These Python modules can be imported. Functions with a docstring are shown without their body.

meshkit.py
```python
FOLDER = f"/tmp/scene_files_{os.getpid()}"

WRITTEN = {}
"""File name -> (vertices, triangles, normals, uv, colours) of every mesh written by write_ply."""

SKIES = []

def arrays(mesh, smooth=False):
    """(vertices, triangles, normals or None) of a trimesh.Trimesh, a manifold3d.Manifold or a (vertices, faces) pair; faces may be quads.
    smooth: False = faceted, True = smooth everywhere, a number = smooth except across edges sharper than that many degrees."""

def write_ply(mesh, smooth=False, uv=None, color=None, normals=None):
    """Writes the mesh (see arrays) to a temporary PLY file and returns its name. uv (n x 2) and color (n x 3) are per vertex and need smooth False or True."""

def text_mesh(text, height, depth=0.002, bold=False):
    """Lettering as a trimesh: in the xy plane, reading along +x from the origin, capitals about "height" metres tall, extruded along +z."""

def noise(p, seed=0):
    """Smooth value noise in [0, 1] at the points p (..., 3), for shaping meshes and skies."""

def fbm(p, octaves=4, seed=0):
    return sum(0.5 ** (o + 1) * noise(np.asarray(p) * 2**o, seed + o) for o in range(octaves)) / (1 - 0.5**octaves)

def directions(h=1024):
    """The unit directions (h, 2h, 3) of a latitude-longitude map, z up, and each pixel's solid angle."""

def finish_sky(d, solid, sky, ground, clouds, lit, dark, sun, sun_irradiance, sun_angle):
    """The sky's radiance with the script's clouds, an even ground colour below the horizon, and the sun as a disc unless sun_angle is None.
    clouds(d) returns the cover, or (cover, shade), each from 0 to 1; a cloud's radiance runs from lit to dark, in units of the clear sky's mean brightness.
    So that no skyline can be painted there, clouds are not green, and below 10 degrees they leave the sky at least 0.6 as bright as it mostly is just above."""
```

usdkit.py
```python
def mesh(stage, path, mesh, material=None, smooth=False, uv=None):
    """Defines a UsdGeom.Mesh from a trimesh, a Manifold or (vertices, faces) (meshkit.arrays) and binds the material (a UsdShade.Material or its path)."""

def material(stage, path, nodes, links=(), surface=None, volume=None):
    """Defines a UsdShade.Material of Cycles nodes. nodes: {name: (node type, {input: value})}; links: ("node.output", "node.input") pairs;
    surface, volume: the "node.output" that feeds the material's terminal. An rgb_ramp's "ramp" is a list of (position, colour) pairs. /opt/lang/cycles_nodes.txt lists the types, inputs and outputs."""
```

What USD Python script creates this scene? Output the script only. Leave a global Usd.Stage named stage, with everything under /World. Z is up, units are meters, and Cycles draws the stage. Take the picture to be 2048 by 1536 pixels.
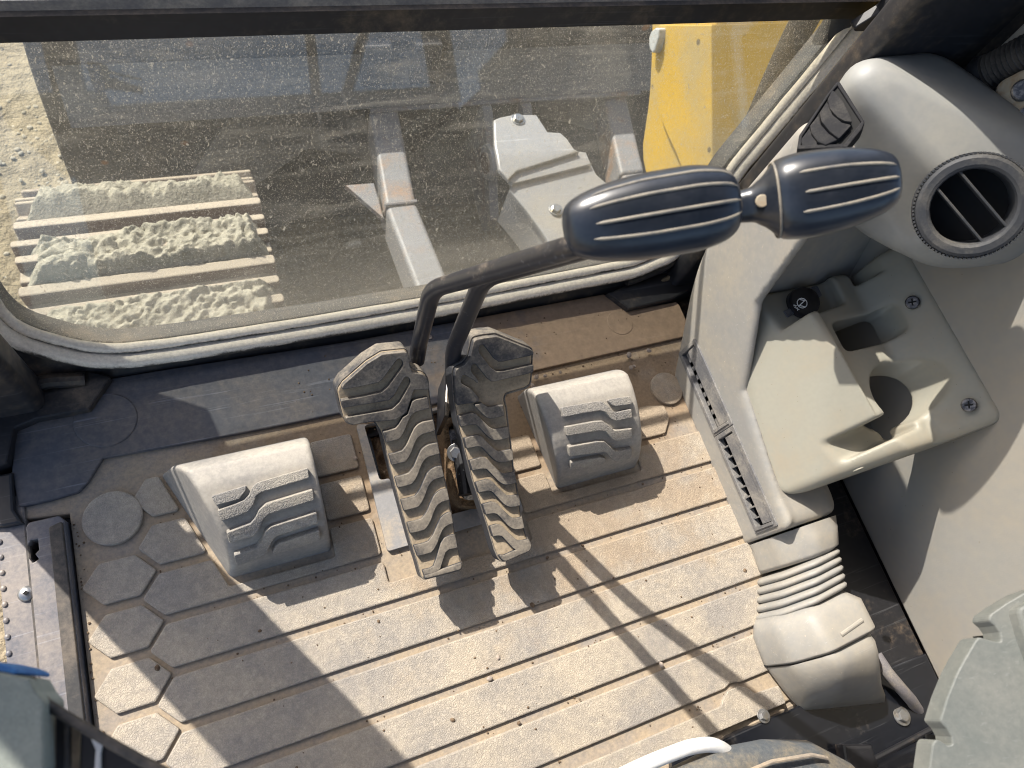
import math, random
import numpy as np
import trimesh, manifold3d, usdkit, meshkit
from manifold3d import Manifold, CrossSection
from shapely.geometry import Polygon, LineString, Point, box as sbox, MultiPolygon
from shapely.ops import unary_union
from shapely import affinity
from scipy.interpolate import PchipInterpolator
from pxr import Usd, UsdGeom, UsdLux, UsdShade, Gf, Sdf

stage = Usd.Stage.CreateInMemory()
UsdGeom.SetStageUpAxis(stage, 'Z'); UsdGeom.SetStageMetersPerUnit(stage, 1.0)
UsdGeom.Xform.Define(stage, '/World'); UsdGeom.Scope.Define(stage, '/World/Looks')
# ---------------------------------------------------------------- camera, sky, sun, exposure
R_ = np.array([[0.9199, -0.3076, 0.2434], [-0.1963, -0.8982, -0.3934], [0.3396, 0.3141, -0.8866]])
_u, _s, _v = np.linalg.svd(R_); R_ = _u @ _v          # rows: right, down, forward of the camera in the world
FPX, CAM = 1420.75, np.array([0.0, 0.0, 0.9])
cam = UsdGeom.Camera.Define(stage, '/World/camera')
cam.CreateHorizontalApertureAttr(36.0); cam.CreateVerticalApertureAttr(27.0); cam.CreateFocalLengthAttr(FPX / 2048 * 36)
cam.CreateFStopAttr(9.0); cam.CreateFocusDistanceAttr(0.88); cam.CreateExposureAttr(0.95)
cam.CreateClippingRangeAttr(Gf.Vec2f(0.02, 1000))
m4 = np.eye(4); m4[0, :3] = R_[0]; m4[1, :3] = -R_[1]; m4[2, :3] = -R_[2]; m4[3, :3] = CAM
cam.AddTransformOp().Set(Gf.Matrix4d(*m4.ravel().tolist()))
SUN_EL, SUN_AZ = math.radians(42.3), math.radians(-30)   # azimuth from +y (forwards) towards +x
sund = np.array([math.sin(SUN_AZ) * math.cos(SUN_EL), math.cos(SUN_AZ) * math.cos(SUN_EL), math.sin(SUN_EL)])
dome = UsdLux.DomeLight.Define(stage, '/World/sky')
skym = usdkit.material(stage, '/World/Looks/sky_look', {
    's': ('sky_texture', {'sky_type': 'single_scattering', 'sun_disc': False, 'sun_elevation': SUN_EL, 'sun_rotation': SUN_AZ, 'aerosol_density': 2.6, 'ozone_density': .4}),
    'b': ('background_shader', {'strength': 0.13})}, [('s.color', 'b.color')], surface='b.background')
UsdShade.MaterialBindingAPI.Apply(dome.GetPrim()).Bind(skym)
sun = UsdLux.DistantLight.Define(stage, '/World/sun')
sun.CreateIntensityAttr(1.1); sun.CreateAngleAttr(0.53); sun.CreateColorAttr(Gf.Vec3f(1.0, 0.95, 0.87)); sun.CreateNormalizeAttr(True)
zq = sund; xq = np.cross([0, 0, 1], zq); xq /= np.linalg.norm(xq); yq = np.cross(zq, xq)
ms = np.eye(4); ms[0, :3] = xq; ms[1, :3] = yq; ms[2, :3] = zq
sun.AddTransformOp().Set(Gf.Matrix4d(*ms.ravel().tolist()))

# ---------------------------------------------------------------- helpers
rng = np.random.default_rng(7); random.seed(7)
def ray(x, y): return R_.T @ np.array([(x - 1024) / FPX, (y - 768) / FPX, 1.0])
def at(x, y, z=0.0):
    d = ray(x, y); return CAM + d * ((z - CAM[2]) / d[2])
def atX(x, y, X):
    d = ray(x, y); return CAM + d * (X / d[0])
def atY(x, y, Y):
    d = ray(x, y); return CAM + d * (Y / d[1])
def on(x, y, f, zlo=-0.2, zhi=0.6):
    """where the sight line meets the height surface z = f(x, y)"""
    zs = np.linspace(zhi, zlo, 400); prev = None
    for z in zs:
        p = at(x, y, z)
        g = z - f(p[0], p[1])
        if g <= 0:
            if prev is None: return p
            z0, g0 = prev; zz = z0 + (z - z0) * g0 / (g0 - g); return at(x, y, zz)
        prev = (z, g)
    return at(x, y, 0)
def zm(pts, s, ox, oy): return [(ox + s * a, oy + s * b) for a, b in pts]     # enlarged crop -> picture
used = {}
def numbered(path):
    k = used.get(path, -1) + 1; used[path] = k
    return path if k == 0 else f'{path}_{k:03d}'
LOC = {}
def thing(name, label, cat, loc=(0, 0, 0), group=None, kind=None):
    p = numbered('/World/' + name); x = UsdGeom.Xform.Define(stage, p); x.AddTranslateOp().Set(Gf.Vec3d(*map(float, loc)))
    LOC[p] = np.array(loc, float); tag(x.GetPrim(), label, cat, group, kind); return p
def tag(o, label=None, cat=None, group=None, kind=None):
    o = stage.GetPrimAtPath(o) if isinstance(o, str) else o
    for k, v in (('label', label), ('category', cat), ('group', group), ('kind', kind)):
        if v: o.SetCustomDataByKey(k, v)
def obj(name, mesh, mat, parent=None, smooth=22, label=None):
    p = numbered((parent or '/World') + '/' + name)
    base = LOC.get(parent, np.zeros(3)) if parent else np.zeros(3)
    v, f, _ = meshkit.arrays(mesh, False)
    v = v - base
    usdkit.mesh(stage, p, trimesh.Trimesh(v, f, process=True) if smooth else (v, f), MAT[mat] if mat else None, smooth=smooth)
    LOC[p] = base
    if label: tag(p, label)
    return p
def arr(m):
    v, f, _ = meshkit.arrays(m, False); return v, f
def join(*ms):
    vs, fs, n = [], [], 0
    for m in ms:
        v, f = arr(m); vs.append(v); fs.append(f + n); n += len(v)
    return trimesh.Trimesh(np.vstack(vs), np.vstack(fs), process=False)
def bx(x0, x1, y0, y1, z0, z1, r=0.0):
    """box; r rounds it (hull of spheres)"""
    if r <= 0: return trimesh.Trimesh(*arr(trimesh.creation.box(bounds=[[x0, y0, z0], [x1, y1, z1]])), process=False)
    s = Manifold.sphere(r, 16)
    return Manifold.batch_hull([s.translate((x, y, z)) for x in (x0 + r, x1 - r) for y in (y0 + r, y1 - r) for z in (z0 + r, z1 - r)])
def place(m, o, X, Y, Z):
    v, f = arr(m); return trimesh.Trimesh(np.asarray(o) + v @ np.array([X, Y, Z], float), f, process=False)
def frame(n, up=(0, 0, 1)):
    n = np.asarray(n, float); n = n / np.linalg.norm(n); x = np.cross(up, n)
    if np.linalg.norm(x) < 1e-4: x = np.cross((0, 1, 0), n)
    x /= np.linalg.norm(x); return x, np.cross(n, x), n
def ring_offset(r, d):
    """inset a closed ring (ccw for solid on its left) by d, mitred"""
    r = np.asarray(r); a, b = np.roll(r, 1, 0), np.roll(r, -1, 0)
    e0 = r - a; e1 = b - r; e0 /= np.linalg.norm(e0, axis=1, keepdims=True) + 1e-12; e1 /= np.linalg.norm(e1, axis=1, keepdims=True) + 1e-12
    n0 = np.stack([-e0[:, 1], e0[:, 0]], 1); n1 = np.stack([-e1[:, 1], e1[:, 0]], 1)
    m = n0 + n1; q = np.maximum((m * m).sum(1, keepdims=True), 0.5)
    return r + m * (2 * d / q) * 1.0 if False else r + m * (2 / q) * d
def clean(poly, tol=2e-4):
    poly = poly.buffer(0).simplify(tol)
    if poly.geom_type != 'Polygon': poly = max(poly.geoms, key=lambda g: g.area)
    return poly
def rnd(poly, r):
    q = poly.buffer(-r, quad_segs=3).buffer(2 * r, quad_segs=3).buffer(-r, quad_segs=3)
    return q if not q.is_empty else poly
def prism(poly, h0, h1, bev=0.0, fmap=None, edge=None):
    """bevelled slab over a polygon between heights h0 < h1, laid on a surface by fmap(uv, h) -> xyz"""
    poly = clean(poly)
    rings = [np.array(poly.exterior.coords)[:-1]] + [np.array(i.coords)[:-1] for i in poly.interiors]
    out = []
    for k, r in enumerate(rings):
        ccw = (np.cross(r, np.roll(r, -1, 0))).sum() > 0
        if (k == 0) != ccw: r = r[::-1]
        if edge:
            q = []
            for a, b in zip(r, np.roll(r, -1, 0)):
                n = max(1, int(np.ceil(np.linalg.norm(b - a) / edge)))
                q += [a + (b - a) * t / n for t in range(n)]
            r = np.array(q)
        out.append(r)
    for _ in range(4):          # a bevel that would fold a narrow corner over is made smaller
        if bev <= 0: break
        ins = [ring_offset(r, bev) for r in out]
        if Polygon(ins[0], ins[1:]).is_valid and all((((q - np.roll(q, 1, 0)) * (r - np.roll(r, 1, 0))).sum(1) > 0).all() for q, r in zip(ins, out)): break
        bev *= .5
    else: bev = 0.0
    prof = [(0, h0), (0, h1)] if bev <= 0 else [(0, h0), (0, h1 - bev), (bev * .3, h1 - bev * .3), (bev, h1)]
    V, F, n = [], [], 0
    caps0, caps1 = [], []
    for r in out:
        k = len(r); st = n
        for ins, h in prof:
            V.append(np.column_stack([ring_offset(r, ins) if ins else r, np.full(k, h)]))
        for l in range(len(prof) - 1):
            i = np.arange(k); j = (i + 1) % k; a = st + l * k; b = a + k
            F.append(np.column_stack([a + i, a + j, b + j])); F.append(np.column_stack([a + i, b + j, b + i]))
        caps0.append(st + np.arange(k)); caps1.append(st + (len(prof) - 1) * k + np.arange(k)); n += k * len(prof)
    V = np.vstack(V)
    for caps, flip in ((caps1, False), (caps0, True)):
        idx = np.concatenate(caps); tri = np.array(manifold3d.triangulate([V[c][:, :2] for c in caps], allow_convex=False))
        t = idx[tri]; F.append(t[:, ::-1] if flip else t)
    F = np.vstack(F)
    if edge:
        try:
            M = Manifold(manifold3d.Mesh(V.astype(np.float32), F.astype(np.uint32)))
            if M.num_tri() > 0: M = M.refine_to_length(edge); V, F = arr(M)
        except Exception: pass
    if fmap: V = fmap(V[:, :2], V[:, 2])
    return trimesh.Trimesh(V, F, process=False)
def fl(uv, h): return np.column_stack([uv, h])
def fwall(X):      # (y, z) on a wall whose visible side faces -x
    return lambda uv, h: np.column_stack([X - h, uv[:, 0], uv[:, 1]])
def ffront(Y):     # (x, z) on a sheet facing -y
    return lambda uv, h: np.column_stack([uv[:, 0], Y - h, uv[:, 1]])
def P2(pts): return Polygon([(p[0], p[1]) for p in pts])
def tube(pts, r, sides=14, bend=None, close_ends=True):
    p = np.asarray(pts, float)
    if bend:
        q = [p[0]]
        for a, b, c in zip(p[:-2], p[1:-1], p[2:]):
            u = (a - b) / np.linalg.norm(a - b); w = (c - b) / np.linalg.norm(c - b); d = min(bend, .45 * np.linalg.norm(a - b), .45 * np.linalg.norm(c - b))
            s, e = b + u * d, b + w * d
            q += [(1 - t) ** 2 * s + 2 * t * (1 - t) * b + t * t * e for t in np.linspace(0, 1, 9)]
        p = np.array(q + [p[-1]])
    r = np.asarray(r, float); r = np.interp(np.linspace(0, 1, len(p)), np.linspace(0, 1, len(r)), r) if r.ndim and len(r) != len(p) else np.broadcast_to(r, (len(p),))
    t = np.gradient(p, axis=0); t /= np.linalg.norm(t, axis=1, keepdims=True)
    ref = np.array([0, 0, 1.0]) if abs(t[0][2]) < .9 else np.array([1.0, 0, 0])
    A = []
    for k in range(len(p)):
        a = ref - t[k] * (ref @ t[k]); a /= np.linalg.norm(a); A.append(a); ref = a
    A = np.array(A); B = np.cross(t, A); ang = np.arange(sides) * 2 * np.pi / sides
    v = p[:, None] + r[:, None, None] * (np.cos(ang)[None, :, None] * A[:, None] + np.sin(ang)[None, :, None] * B[:, None])
    i, j = np.meshgrid(np.arange(len(p) - 1), np.arange(sides), indexing='ij'); s2 = (j + 1) % sides
    f = np.vstack([np.stack([i * sides + j, i * sides + s2, (i + 1) * sides + s2], -1).reshape(-1, 3), np.stack([i * sides + j, (i + 1) * sides + s2, (i + 1) * sides + j], -1).reshape(-1, 3)])
    v = v.reshape(-1, 3)
    if close_ends:
        n = len(v); v = np.vstack([v, p[0], p[-1]]); k = np.arange(sides); l = (len(p) - 1) * sides
        f = np.vstack([f, np.column_stack([np.full(sides, n), (k + 1) % sides, k]), np.column_stack([np.full(sides, n + 1), l + k, l + (k + 1) % sides])])
    return trimesh.Trimesh(v, f, process=False)
def smax(a, b, k):
    h = k - abs(a - b)
    return max(a, b) + (h * h / (4 * k) if h > 0 else 0.0)
def smin(a, b, k): return -smax(-a, -b, k)
def sdf(f, b0, b1, e): return Manifold.level_set(lambda x, y, z: -f(x, y, z), [*b0, *b1], e)
def plane3(a, b, c, out):
    """signed distance function of the plane through a, b, c, positive on the side of point out"""
    a = np.asarray(a, float); n = np.cross(np.asarray(b) - a, np.asarray(c) - a); n /= np.linalg.norm(n)
    if (np.asarray(out) - a) @ n < 0: n = -n
    nx, ny, nz = map(float, n); d = float(a @ n)
    return lambda x, y, z: nx * x + ny * y + nz * z - d
def disc(c, n, r, h, sides=32, bev=0.0):
    X, Y, Z = frame(n); return place(prism(Point(0, 0).buffer(r, quad_segs=sides // 4), 0, h, bev), c, X, Y, Z)
def hexbolt(c, n, r, washer=True):
    X, Y, Z = frame(n); hp = Polygon([(r * math.cos(k * math.pi / 3 + .3), r * math.sin(k * math.pi / 3 + .3)) for k in range(6)])
    head = place(prism(hp, 0, r * .8, r * .12), c, X, Y, Z)
    return join(head, disc(c, n, r * 1.45, r * .18, 24, r * .05)) if washer else head
def rock(c, r, seed, flat=.7):
    m = trimesh.creation.icosphere(2, 1.0); v = np.array(m.vertices)
    v = v * (0.7 + .6 * meshkit.fbm(v * 1.3 + seed * 3.1, 3, seed)[:, None]) * [1, .8, flat]
    a = seed * 1.7; v = v @ np.array([[math.cos(a), -math.sin(a), 0], [math.sin(a), math.cos(a), 0], [0, 0, 1]])
    return trimesh.Trimesh(np.asarray(c) + v * r + [0, 0, r * flat * .55], m.faces, process=False)

# ---------------------------------------------------------------- materials
MAT = {}
def look(name, base, dust=None, cover=.5, soft=.15, scale=9., rough=.6, var=.25, leather=None, bump=(), metallic=0., up=0., spec=.5, scratch=0., extra=None, speck=None, coat=0.):
    """weathered surface: base colour, a second colour in noise patches (cover 0..1), fine tone variation, relief"""
    N = {'g': ('geometry', {}), 'n1': ('noise_texture', {'scale': scale, 'detail': 8.0, 'roughness': .62, 'distortion': .3}),
         'n2': ('noise_texture', {'scale': scale * 14, 'detail': 6.0, 'roughness': .7}), 'p': ('principled_bsdf', {'roughness': rough, 'metallic': metallic, 'specular_ior_level': spec, 'coat_weight': coat})}
    L = [('g.position', 'n1.vector'), ('g.position', 'n2.vector')]
    N['vr'] = ('map_range', {'from_min': .25, 'from_max': .75, 'to_min': 1 - var, 'to_max': 1 + var}); L.append(('n2.fac', 'vr.value'))
    col = 'b0.color'; N['b0'] = ('color', {'value': base})
    if dust:
        N['ad'] = ('math', {'math_type': 'multiply_add', 'value2': .35, 'value3': 0.}); L += [('n2.fac', 'ad.value1')]
        N['ad2'] = ('math', {'math_type': 'add'}); L += [('ad.value', 'ad2.value1'), ('n1.fac', 'ad2.value2')]
        src = 'ad2.value'
        if up:
            N['sx'] = ('separate_xyz', {}); N['um'] = ('math', {'math_type': 'multiply_add', 'value2': up, 'value3': -up * .5})
            N['ad3'] = ('math', {'math_type': 'add'}); L += [('g.normal', 'sx.vector'), ('sx.z', 'um.value1'), ('um.value', 'ad3.value1'), (src, 'ad3.value2')]; src = 'ad3.value'
        t = 1.175 - cover
        t = .675 + (.5 - cover) * .62
        N['mr'] = ('map_range', {'range_type': 'smoothstep', 'from_min': t - soft, 'from_max': t + soft, 'to_min': 0., 'to_max': 1.}); L.append((src, 'mr.value'))
        N['dm'] = ('mix_color', {'a': base, 'b': dust}); L.append(('mr.result', 'dm.fac')); col = 'dm.result'
    if speck:
        c_, sc, thr = speck
        N['vs'] = ('voronoi_texture', {'scale': sc, 'randomness': 1.}); N['vm'] = ('map_range', {'from_min': thr, 'from_max': thr * .6, 'to_min': 0., 'to_max': 1., 'clamp': True})
        N['sm'] = ('mix_color', {'b': c_}); L += [('g.position', 'vs.vector'), ('vs.distance', 'vm.value'), ('vm.result', 'sm.fac'), (col, 'sm.a')]; col = 'sm.result'
    if scratch:
        N['mp'] = ('mapping', {'scale': (6., 240., 240.), 'rotation': (0., 0., .5)}); N['sn'] = ('noise_texture', {'scale': 1., 'detail': 3.0, 'roughness': .6, 'distortion': .6})
        N['sr'] = ('map_range', {'from_min': .62, 'from_max': .72, 'to_min': 0., 'to_max': scratch, 'clamp': True})
        N['scm'] = ('mix_color', {'b': tuple(min(1, c * 2.2 + .12) for c in base)}); L += [('g.position', 'mp.vector'), ('mp.vector', 'sn.vector'), ('sn.fac', 'sr.value'), ('sr.result', 'scm.fac'), (col, 'scm.a')]; col = 'scm.result'
    N['vc'] = ('vector_math', {'math_type': 'scale'}); L += [(col, 'vc.vector1'), ('vr.result', 'vc.scale'), ('vc.vector', 'p.base_color')]
    prev = None
    def addb(node, out, strength, dist):
        nonlocal prev
        k = f'bp{len([q for q in N if q.startswith("bp")])}'
        N[k] = ('bump', {'strength': strength, 'distance': dist}); L.append((f'{node}.{out}', f'{k}.height'))
        if prev: L.append((f'{prev}.normal', f'{k}.normal'))
        prev = k
    if leather:
        sc, st, dist = leather
        N['ln'] = ('noise_texture', {'scale': sc * .55, 'detail': 1.0}); N['lm'] = ('mix_color', {'blend_type': 'linear_light', 'fac': .006 * 330 / sc})
        N['lv'] = ('voronoi_texture', {'scale': sc, 'feature': 'distance_to_edge', 'randomness': 1.0}); N['lr'] = ('map_range', {'from_min': 0., 'from_max': .22, 'to_min': 0., 'to_max': 1., 'clamp': True, 'range_type': 'smoothstep'})
        L += [('g.position', 'ln.vector'), ('g.position', 'lm.a'), ('ln.color', 'lm.b'), ('lm.result', 'lv.vector'), ('lv.distance', 'lr.value')]
        N['lc'] = ('map_range', {'from_min': 0., 'from_max': .8, 'to_min': .88, 'to_max': 1.02}); N['vc2'] = ('vector_math', {'math_type': 'scale'})
        L = [x for x in L if x[1] != 'p.base_color'] + [('lr.result', 'lc.value'), ('vc.vector', 'vc2.vector1'), ('lc.result', 'vc2.scale'), ('vc2.vector', 'p.base_color')]
        addb('lr', 'result', st, dist)
    for k, (sc, st, dist) in enumerate(bump):
        N[f'bn{k}'] = ('noise_texture', {'scale': sc, 'detail': 5.0, 'roughness': .6}); L.append(('g.position', f'bn{k}.vector')); addb(f'bn{k}', 'fac', st, dist)
    if prev: L.append((f'{prev}.normal', 'p.normal'))
    if extra: extra(N, L)
    MAT[name] = usdkit.material(stage, '/World/Looks/' + name, N, L, surface='p.BSDF')
SAND = (.335, .265, .185); PALE = (.42, .37, .30)
look('foot_rubber', (.21, .20, .19), (.34, .31, .265), cover=.5, soft=.25, scale=16, rough=.6, var=.12, bump=((700, .25, .0005),), spec=.4, up=.3)
look('foot_tread', (.21, .20, .19), (.36, .325, .27), cover=.5, soft=.25, scale=20, rough=.7, var=.12, leather=(330, .5, .0009), spec=.35)
look('pedal_rubber', (.032, .033, .038), (.215, .185, .145), cover=.36, soft=.2, scale=22, rough=.62, var=.2, bump=((500, .3, .0006),), spec=.4, up=.35)
look('pedal_groove', (.14, .115, .085), (.34, .27, .185), cover=.72, soft=.2, scale=20, rough=.85, var=.2, bump=((400, .3, .0008),), spec=.2)
look('black_steel', (.012, .012, .014), (.15, .11, .075), cover=.22, soft=.12, scale=7, rough=.42, var=.3, scratch=.3, bump=((90, .12, .002),))
look('frame_black', (.012, .012, .014), (.10, .075, .05), cover=.30, soft=.14, scale=6, rough=.5, var=.3, scratch=.15, bump=((150, .15, .001),))
look('seal_rubber', (.08, .072, .062), (.72, .64, .52), cover=.80, soft=.14, scale=17, rough=.85, var=.2, bump=((600, .5, .001), (60, .3, .002)), up=.5, spec=.2)
look('rail_dust', (.022, .021, .021), (.12, .095, .07), cover=.42, soft=.2, scale=12, rough=.6, var=.25, bump=((400, .3, .0006),))
look('console_grey', (.24, .236, .225), (.33, .29, .225), cover=.42, soft=.3, scale=7, rough=.55, var=.05, scratch=.12, bump=((1100, .12, .0004),), spec=.4, speck=((.40, .34, .27), 60, .07))
look('cowl_grey', (.225, .227, .218), (.265, .256, .225), cover=.35, soft=.25, scale=8, rough=.52, var=.04, bump=((1500, .14, .0004),), spec=.45)
look('tray_green', (.285, .273, .225), (.30, .26, .195), cover=.38, soft=.22, scale=12, rough=.5, var=.05, bump=((1500, .12, .0004),), spec=.4, speck=((.22, .18, .13), 90, .06))
look('panel_grey', (.30, .29, .265), (.34, .295, .23), cover=.40, soft=.25, scale=5, rough=.6, var=.04, bump=((500, .15, .0006), (90, .1, .002)), spec=.35, speck=((.25, .22, .18), 55, .06))
look('vent_grey', (.11, .11, .115), (.26, .24, .21), cover=.40, soft=.2, scale=22, rough=.6, var=.15, bump=((700, .2, .0004),))
look('vent_black', (.022, .024, .028), (.075, .07, .062), cover=.28, soft=.2, scale=30, rough=.55, var=.2, bump=((700, .2, .0004),), up=.3)
look('vent_shade', (.12, .12, .122), (.17, .165, .15), cover=.35, soft=.3, scale=20, rough=.5, var=.08)
look('louvre_black', (.012, .012, .014), (.045, .042, .038), cover=.3, soft=.2, scale=40, rough=.75, var=.2, spec=.2)
look('dark_void', (.006, .006, .006), rough=.9)
look('grip_black', (.006, .009, .015), (.02, .023, .030), cover=.4, soft=.3, scale=30, rough=.30, var=.1, spec=.6, bump=((900, .05, .0003),))
look('grip_rib', (.22, .195, .155), (.10, .095, .09), cover=.4, soft=.2, scale=60, rough=.6)
look('rod_black', (.014, .014, .017), (.17, .14, .11), cover=.34, soft=.14, scale=34, rough=.32, var=.25, scratch=.4, up=.25, bump=((500, .2, .0004),))
look('plate_grey', (.24, .235, .235), (.42, .34, .24), cover=.40, soft=.2, scale=18, rough=.55, var=.12, bump=((500, .2, .0005),), spec=.35)
look('soil', (.10, .062, .038), (.22, .15, .09), cover=.5, soft=.25, scale=60, rough=.95, var=.4, bump=((250, .8, .004),), spec=.1)
look('crumb', (.11, .075, .05), (.24, .18, .12), cover=.4, scale=200, rough=.9, spec=.1)
look('pebble_stone', (.36, .29, .23), (.26, .22, .19), cover=.5, scale=80, rough=.85, spec=.2)
look('bolt_zinc', (.36, .36, .36), (.30, .26, .2), cover=.35, scale=90, rough=.35, metallic=.9)
look('screw_dark', (.05, .05, .055), (.22, .2, .18), cover=.4, scale=160, rough=.35, metallic=.7)
look('gloss_black', (.008, .009, .012), (.08, .07, .06), cover=.22, soft=.12, scale=9, rough=.13, var=.2, scratch=.25, spec=.6)
look('seat_grey', (.07, .08, .09), (.24, .19, .12), cover=.42, soft=.22, scale=14, rough=.8, var=.2, leather=(700, .3, .0005))
look('lever_white', (.62, .62, .60), (.45, .4, .33), cover=.3, scale=30, rough=.4, var=.06)
look('sage_plastic', (.105, .114, .107), (.17, .168, .15), cover=.42, soft=.3, scale=14, rough=.5, scratch=.15, var=.08, bump=((1300, .2, .0004),))
look('sage_leather', (.16, .185, .165), (.25, .26, .22), cover=.4, soft=.3, scale=10, rough=.6, var=.1, leather=(600, .35, .0006))
look('denim', (.03, .12, .33), (.05, .2, .45), cover=.4, scale=90, rough=.9, var=.25, bump=((1400, .5, .0006),))
look('tape_white', (.55, .55, .55), (.35, .33, .3), cover=.35, scale=60, rough=.6, var=.1)
look('bronze_trim', (.10, .075, .05), (.22, .17, .1), cover=.4, scale=24, rough=.35, var=.2)
look('sill_metal', (.105, .105, .12), (.22, .19, .165), cover=.45, soft=.2, scale=16, rough=.5, var=.16, scratch=.4, metallic=.15, bump=((350, .15, .0006),))
look('cap_black', (.008, .008, .011), rough=.16, var=.1, spec=.6)
look('strap_rubber', (.05, .055, .07), (.11, .11, .11), cover=.4, scale=60, rough=.5, var=.1)
look('print_white', (.8, .8, .8), rough=.5, var=.03)
look('cable_grey', (.16, .15, .155), (.25, .22, .18), cover=.4, scale=40, rough=.5)
look('bracket_tan', (.36, .31, .23), (.25, .15, .075), cover=.42, scale=30, rough=.6, var=.15)
look('dirt_ground', (.265, .215, .145), (.33, .275, .19), cover=.5, soft=.3, scale=3, rough=.95, var=.22, bump=((140, .6, .012), (18, .7, .05)), spec=.1, speck=((.50, .44, .34), 26, .12))
look('gravel_stone', (.30, .26, .19), (.38, .34, .27), cover=.5, scale=40, rough=.9, spec=.15)
look('shoe_steel', (.16, .115, .095), (.34, .28, .21), cover=.40, soft=.2, scale=14, rough=.7, var=.2, up=.6, bump=((200, .3, .002),))
look('dried_mud', (.235, .215, .165), (.34, .31, .245), cover=.5, soft=.25, scale=12, rough=.95, var=.14, bump=((220, .7, .004), (60, .5, .01)), up=.3, spec=.1)
look('blade_steel', (.065, .06, .06), (.13, .115, .10), cover=.42, soft=.2, scale=4, rough=.55, var=.2, scratch=.2, bump=((60, .2, .004),), speck=((.30, .13, .05), 7, .1))
look('stiff_steel', (.15, .145, .145), (.20, .185, .165), cover=.42, soft=.2, scale=6, rough=.55, var=.2, scratch=.25, bump=((70, .2, .003),))
look('beam_steel', (.19, .185, .19), (.26, .16, .10), cover=.34, soft=.14, scale=9, rough=.5, var=.15, scratch=.3, bump=((80, .2, .003),))
look('cover_steel', (.30, .295, .30), (.36, .33, .29), cover=.35, soft=.2, scale=7, rough=.38, var=.08, metallic=.2, scratch=.25, bump=((14, .15, .006),))
look('yellow_paint', (.52, .32, .03), (.40, .30, .13), cover=.44, soft=.2, scale=7, rough=.42, var=.1, scratch=.15, bump=((500, .25, .0012),), speck=((.13, .10, .06), 13, .10))
look('grease', (.45, .46, .46), rough=.3)
look('underbody', (.02, .019, .018), (.065, .054, .042), cover=.4, scale=4, rough=.8, var=.2)
look('hose_rubber', (.02, .02, .022), (.10, .085, .07), cover=.35, scale=30, rough=.6, up=.5)
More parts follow.
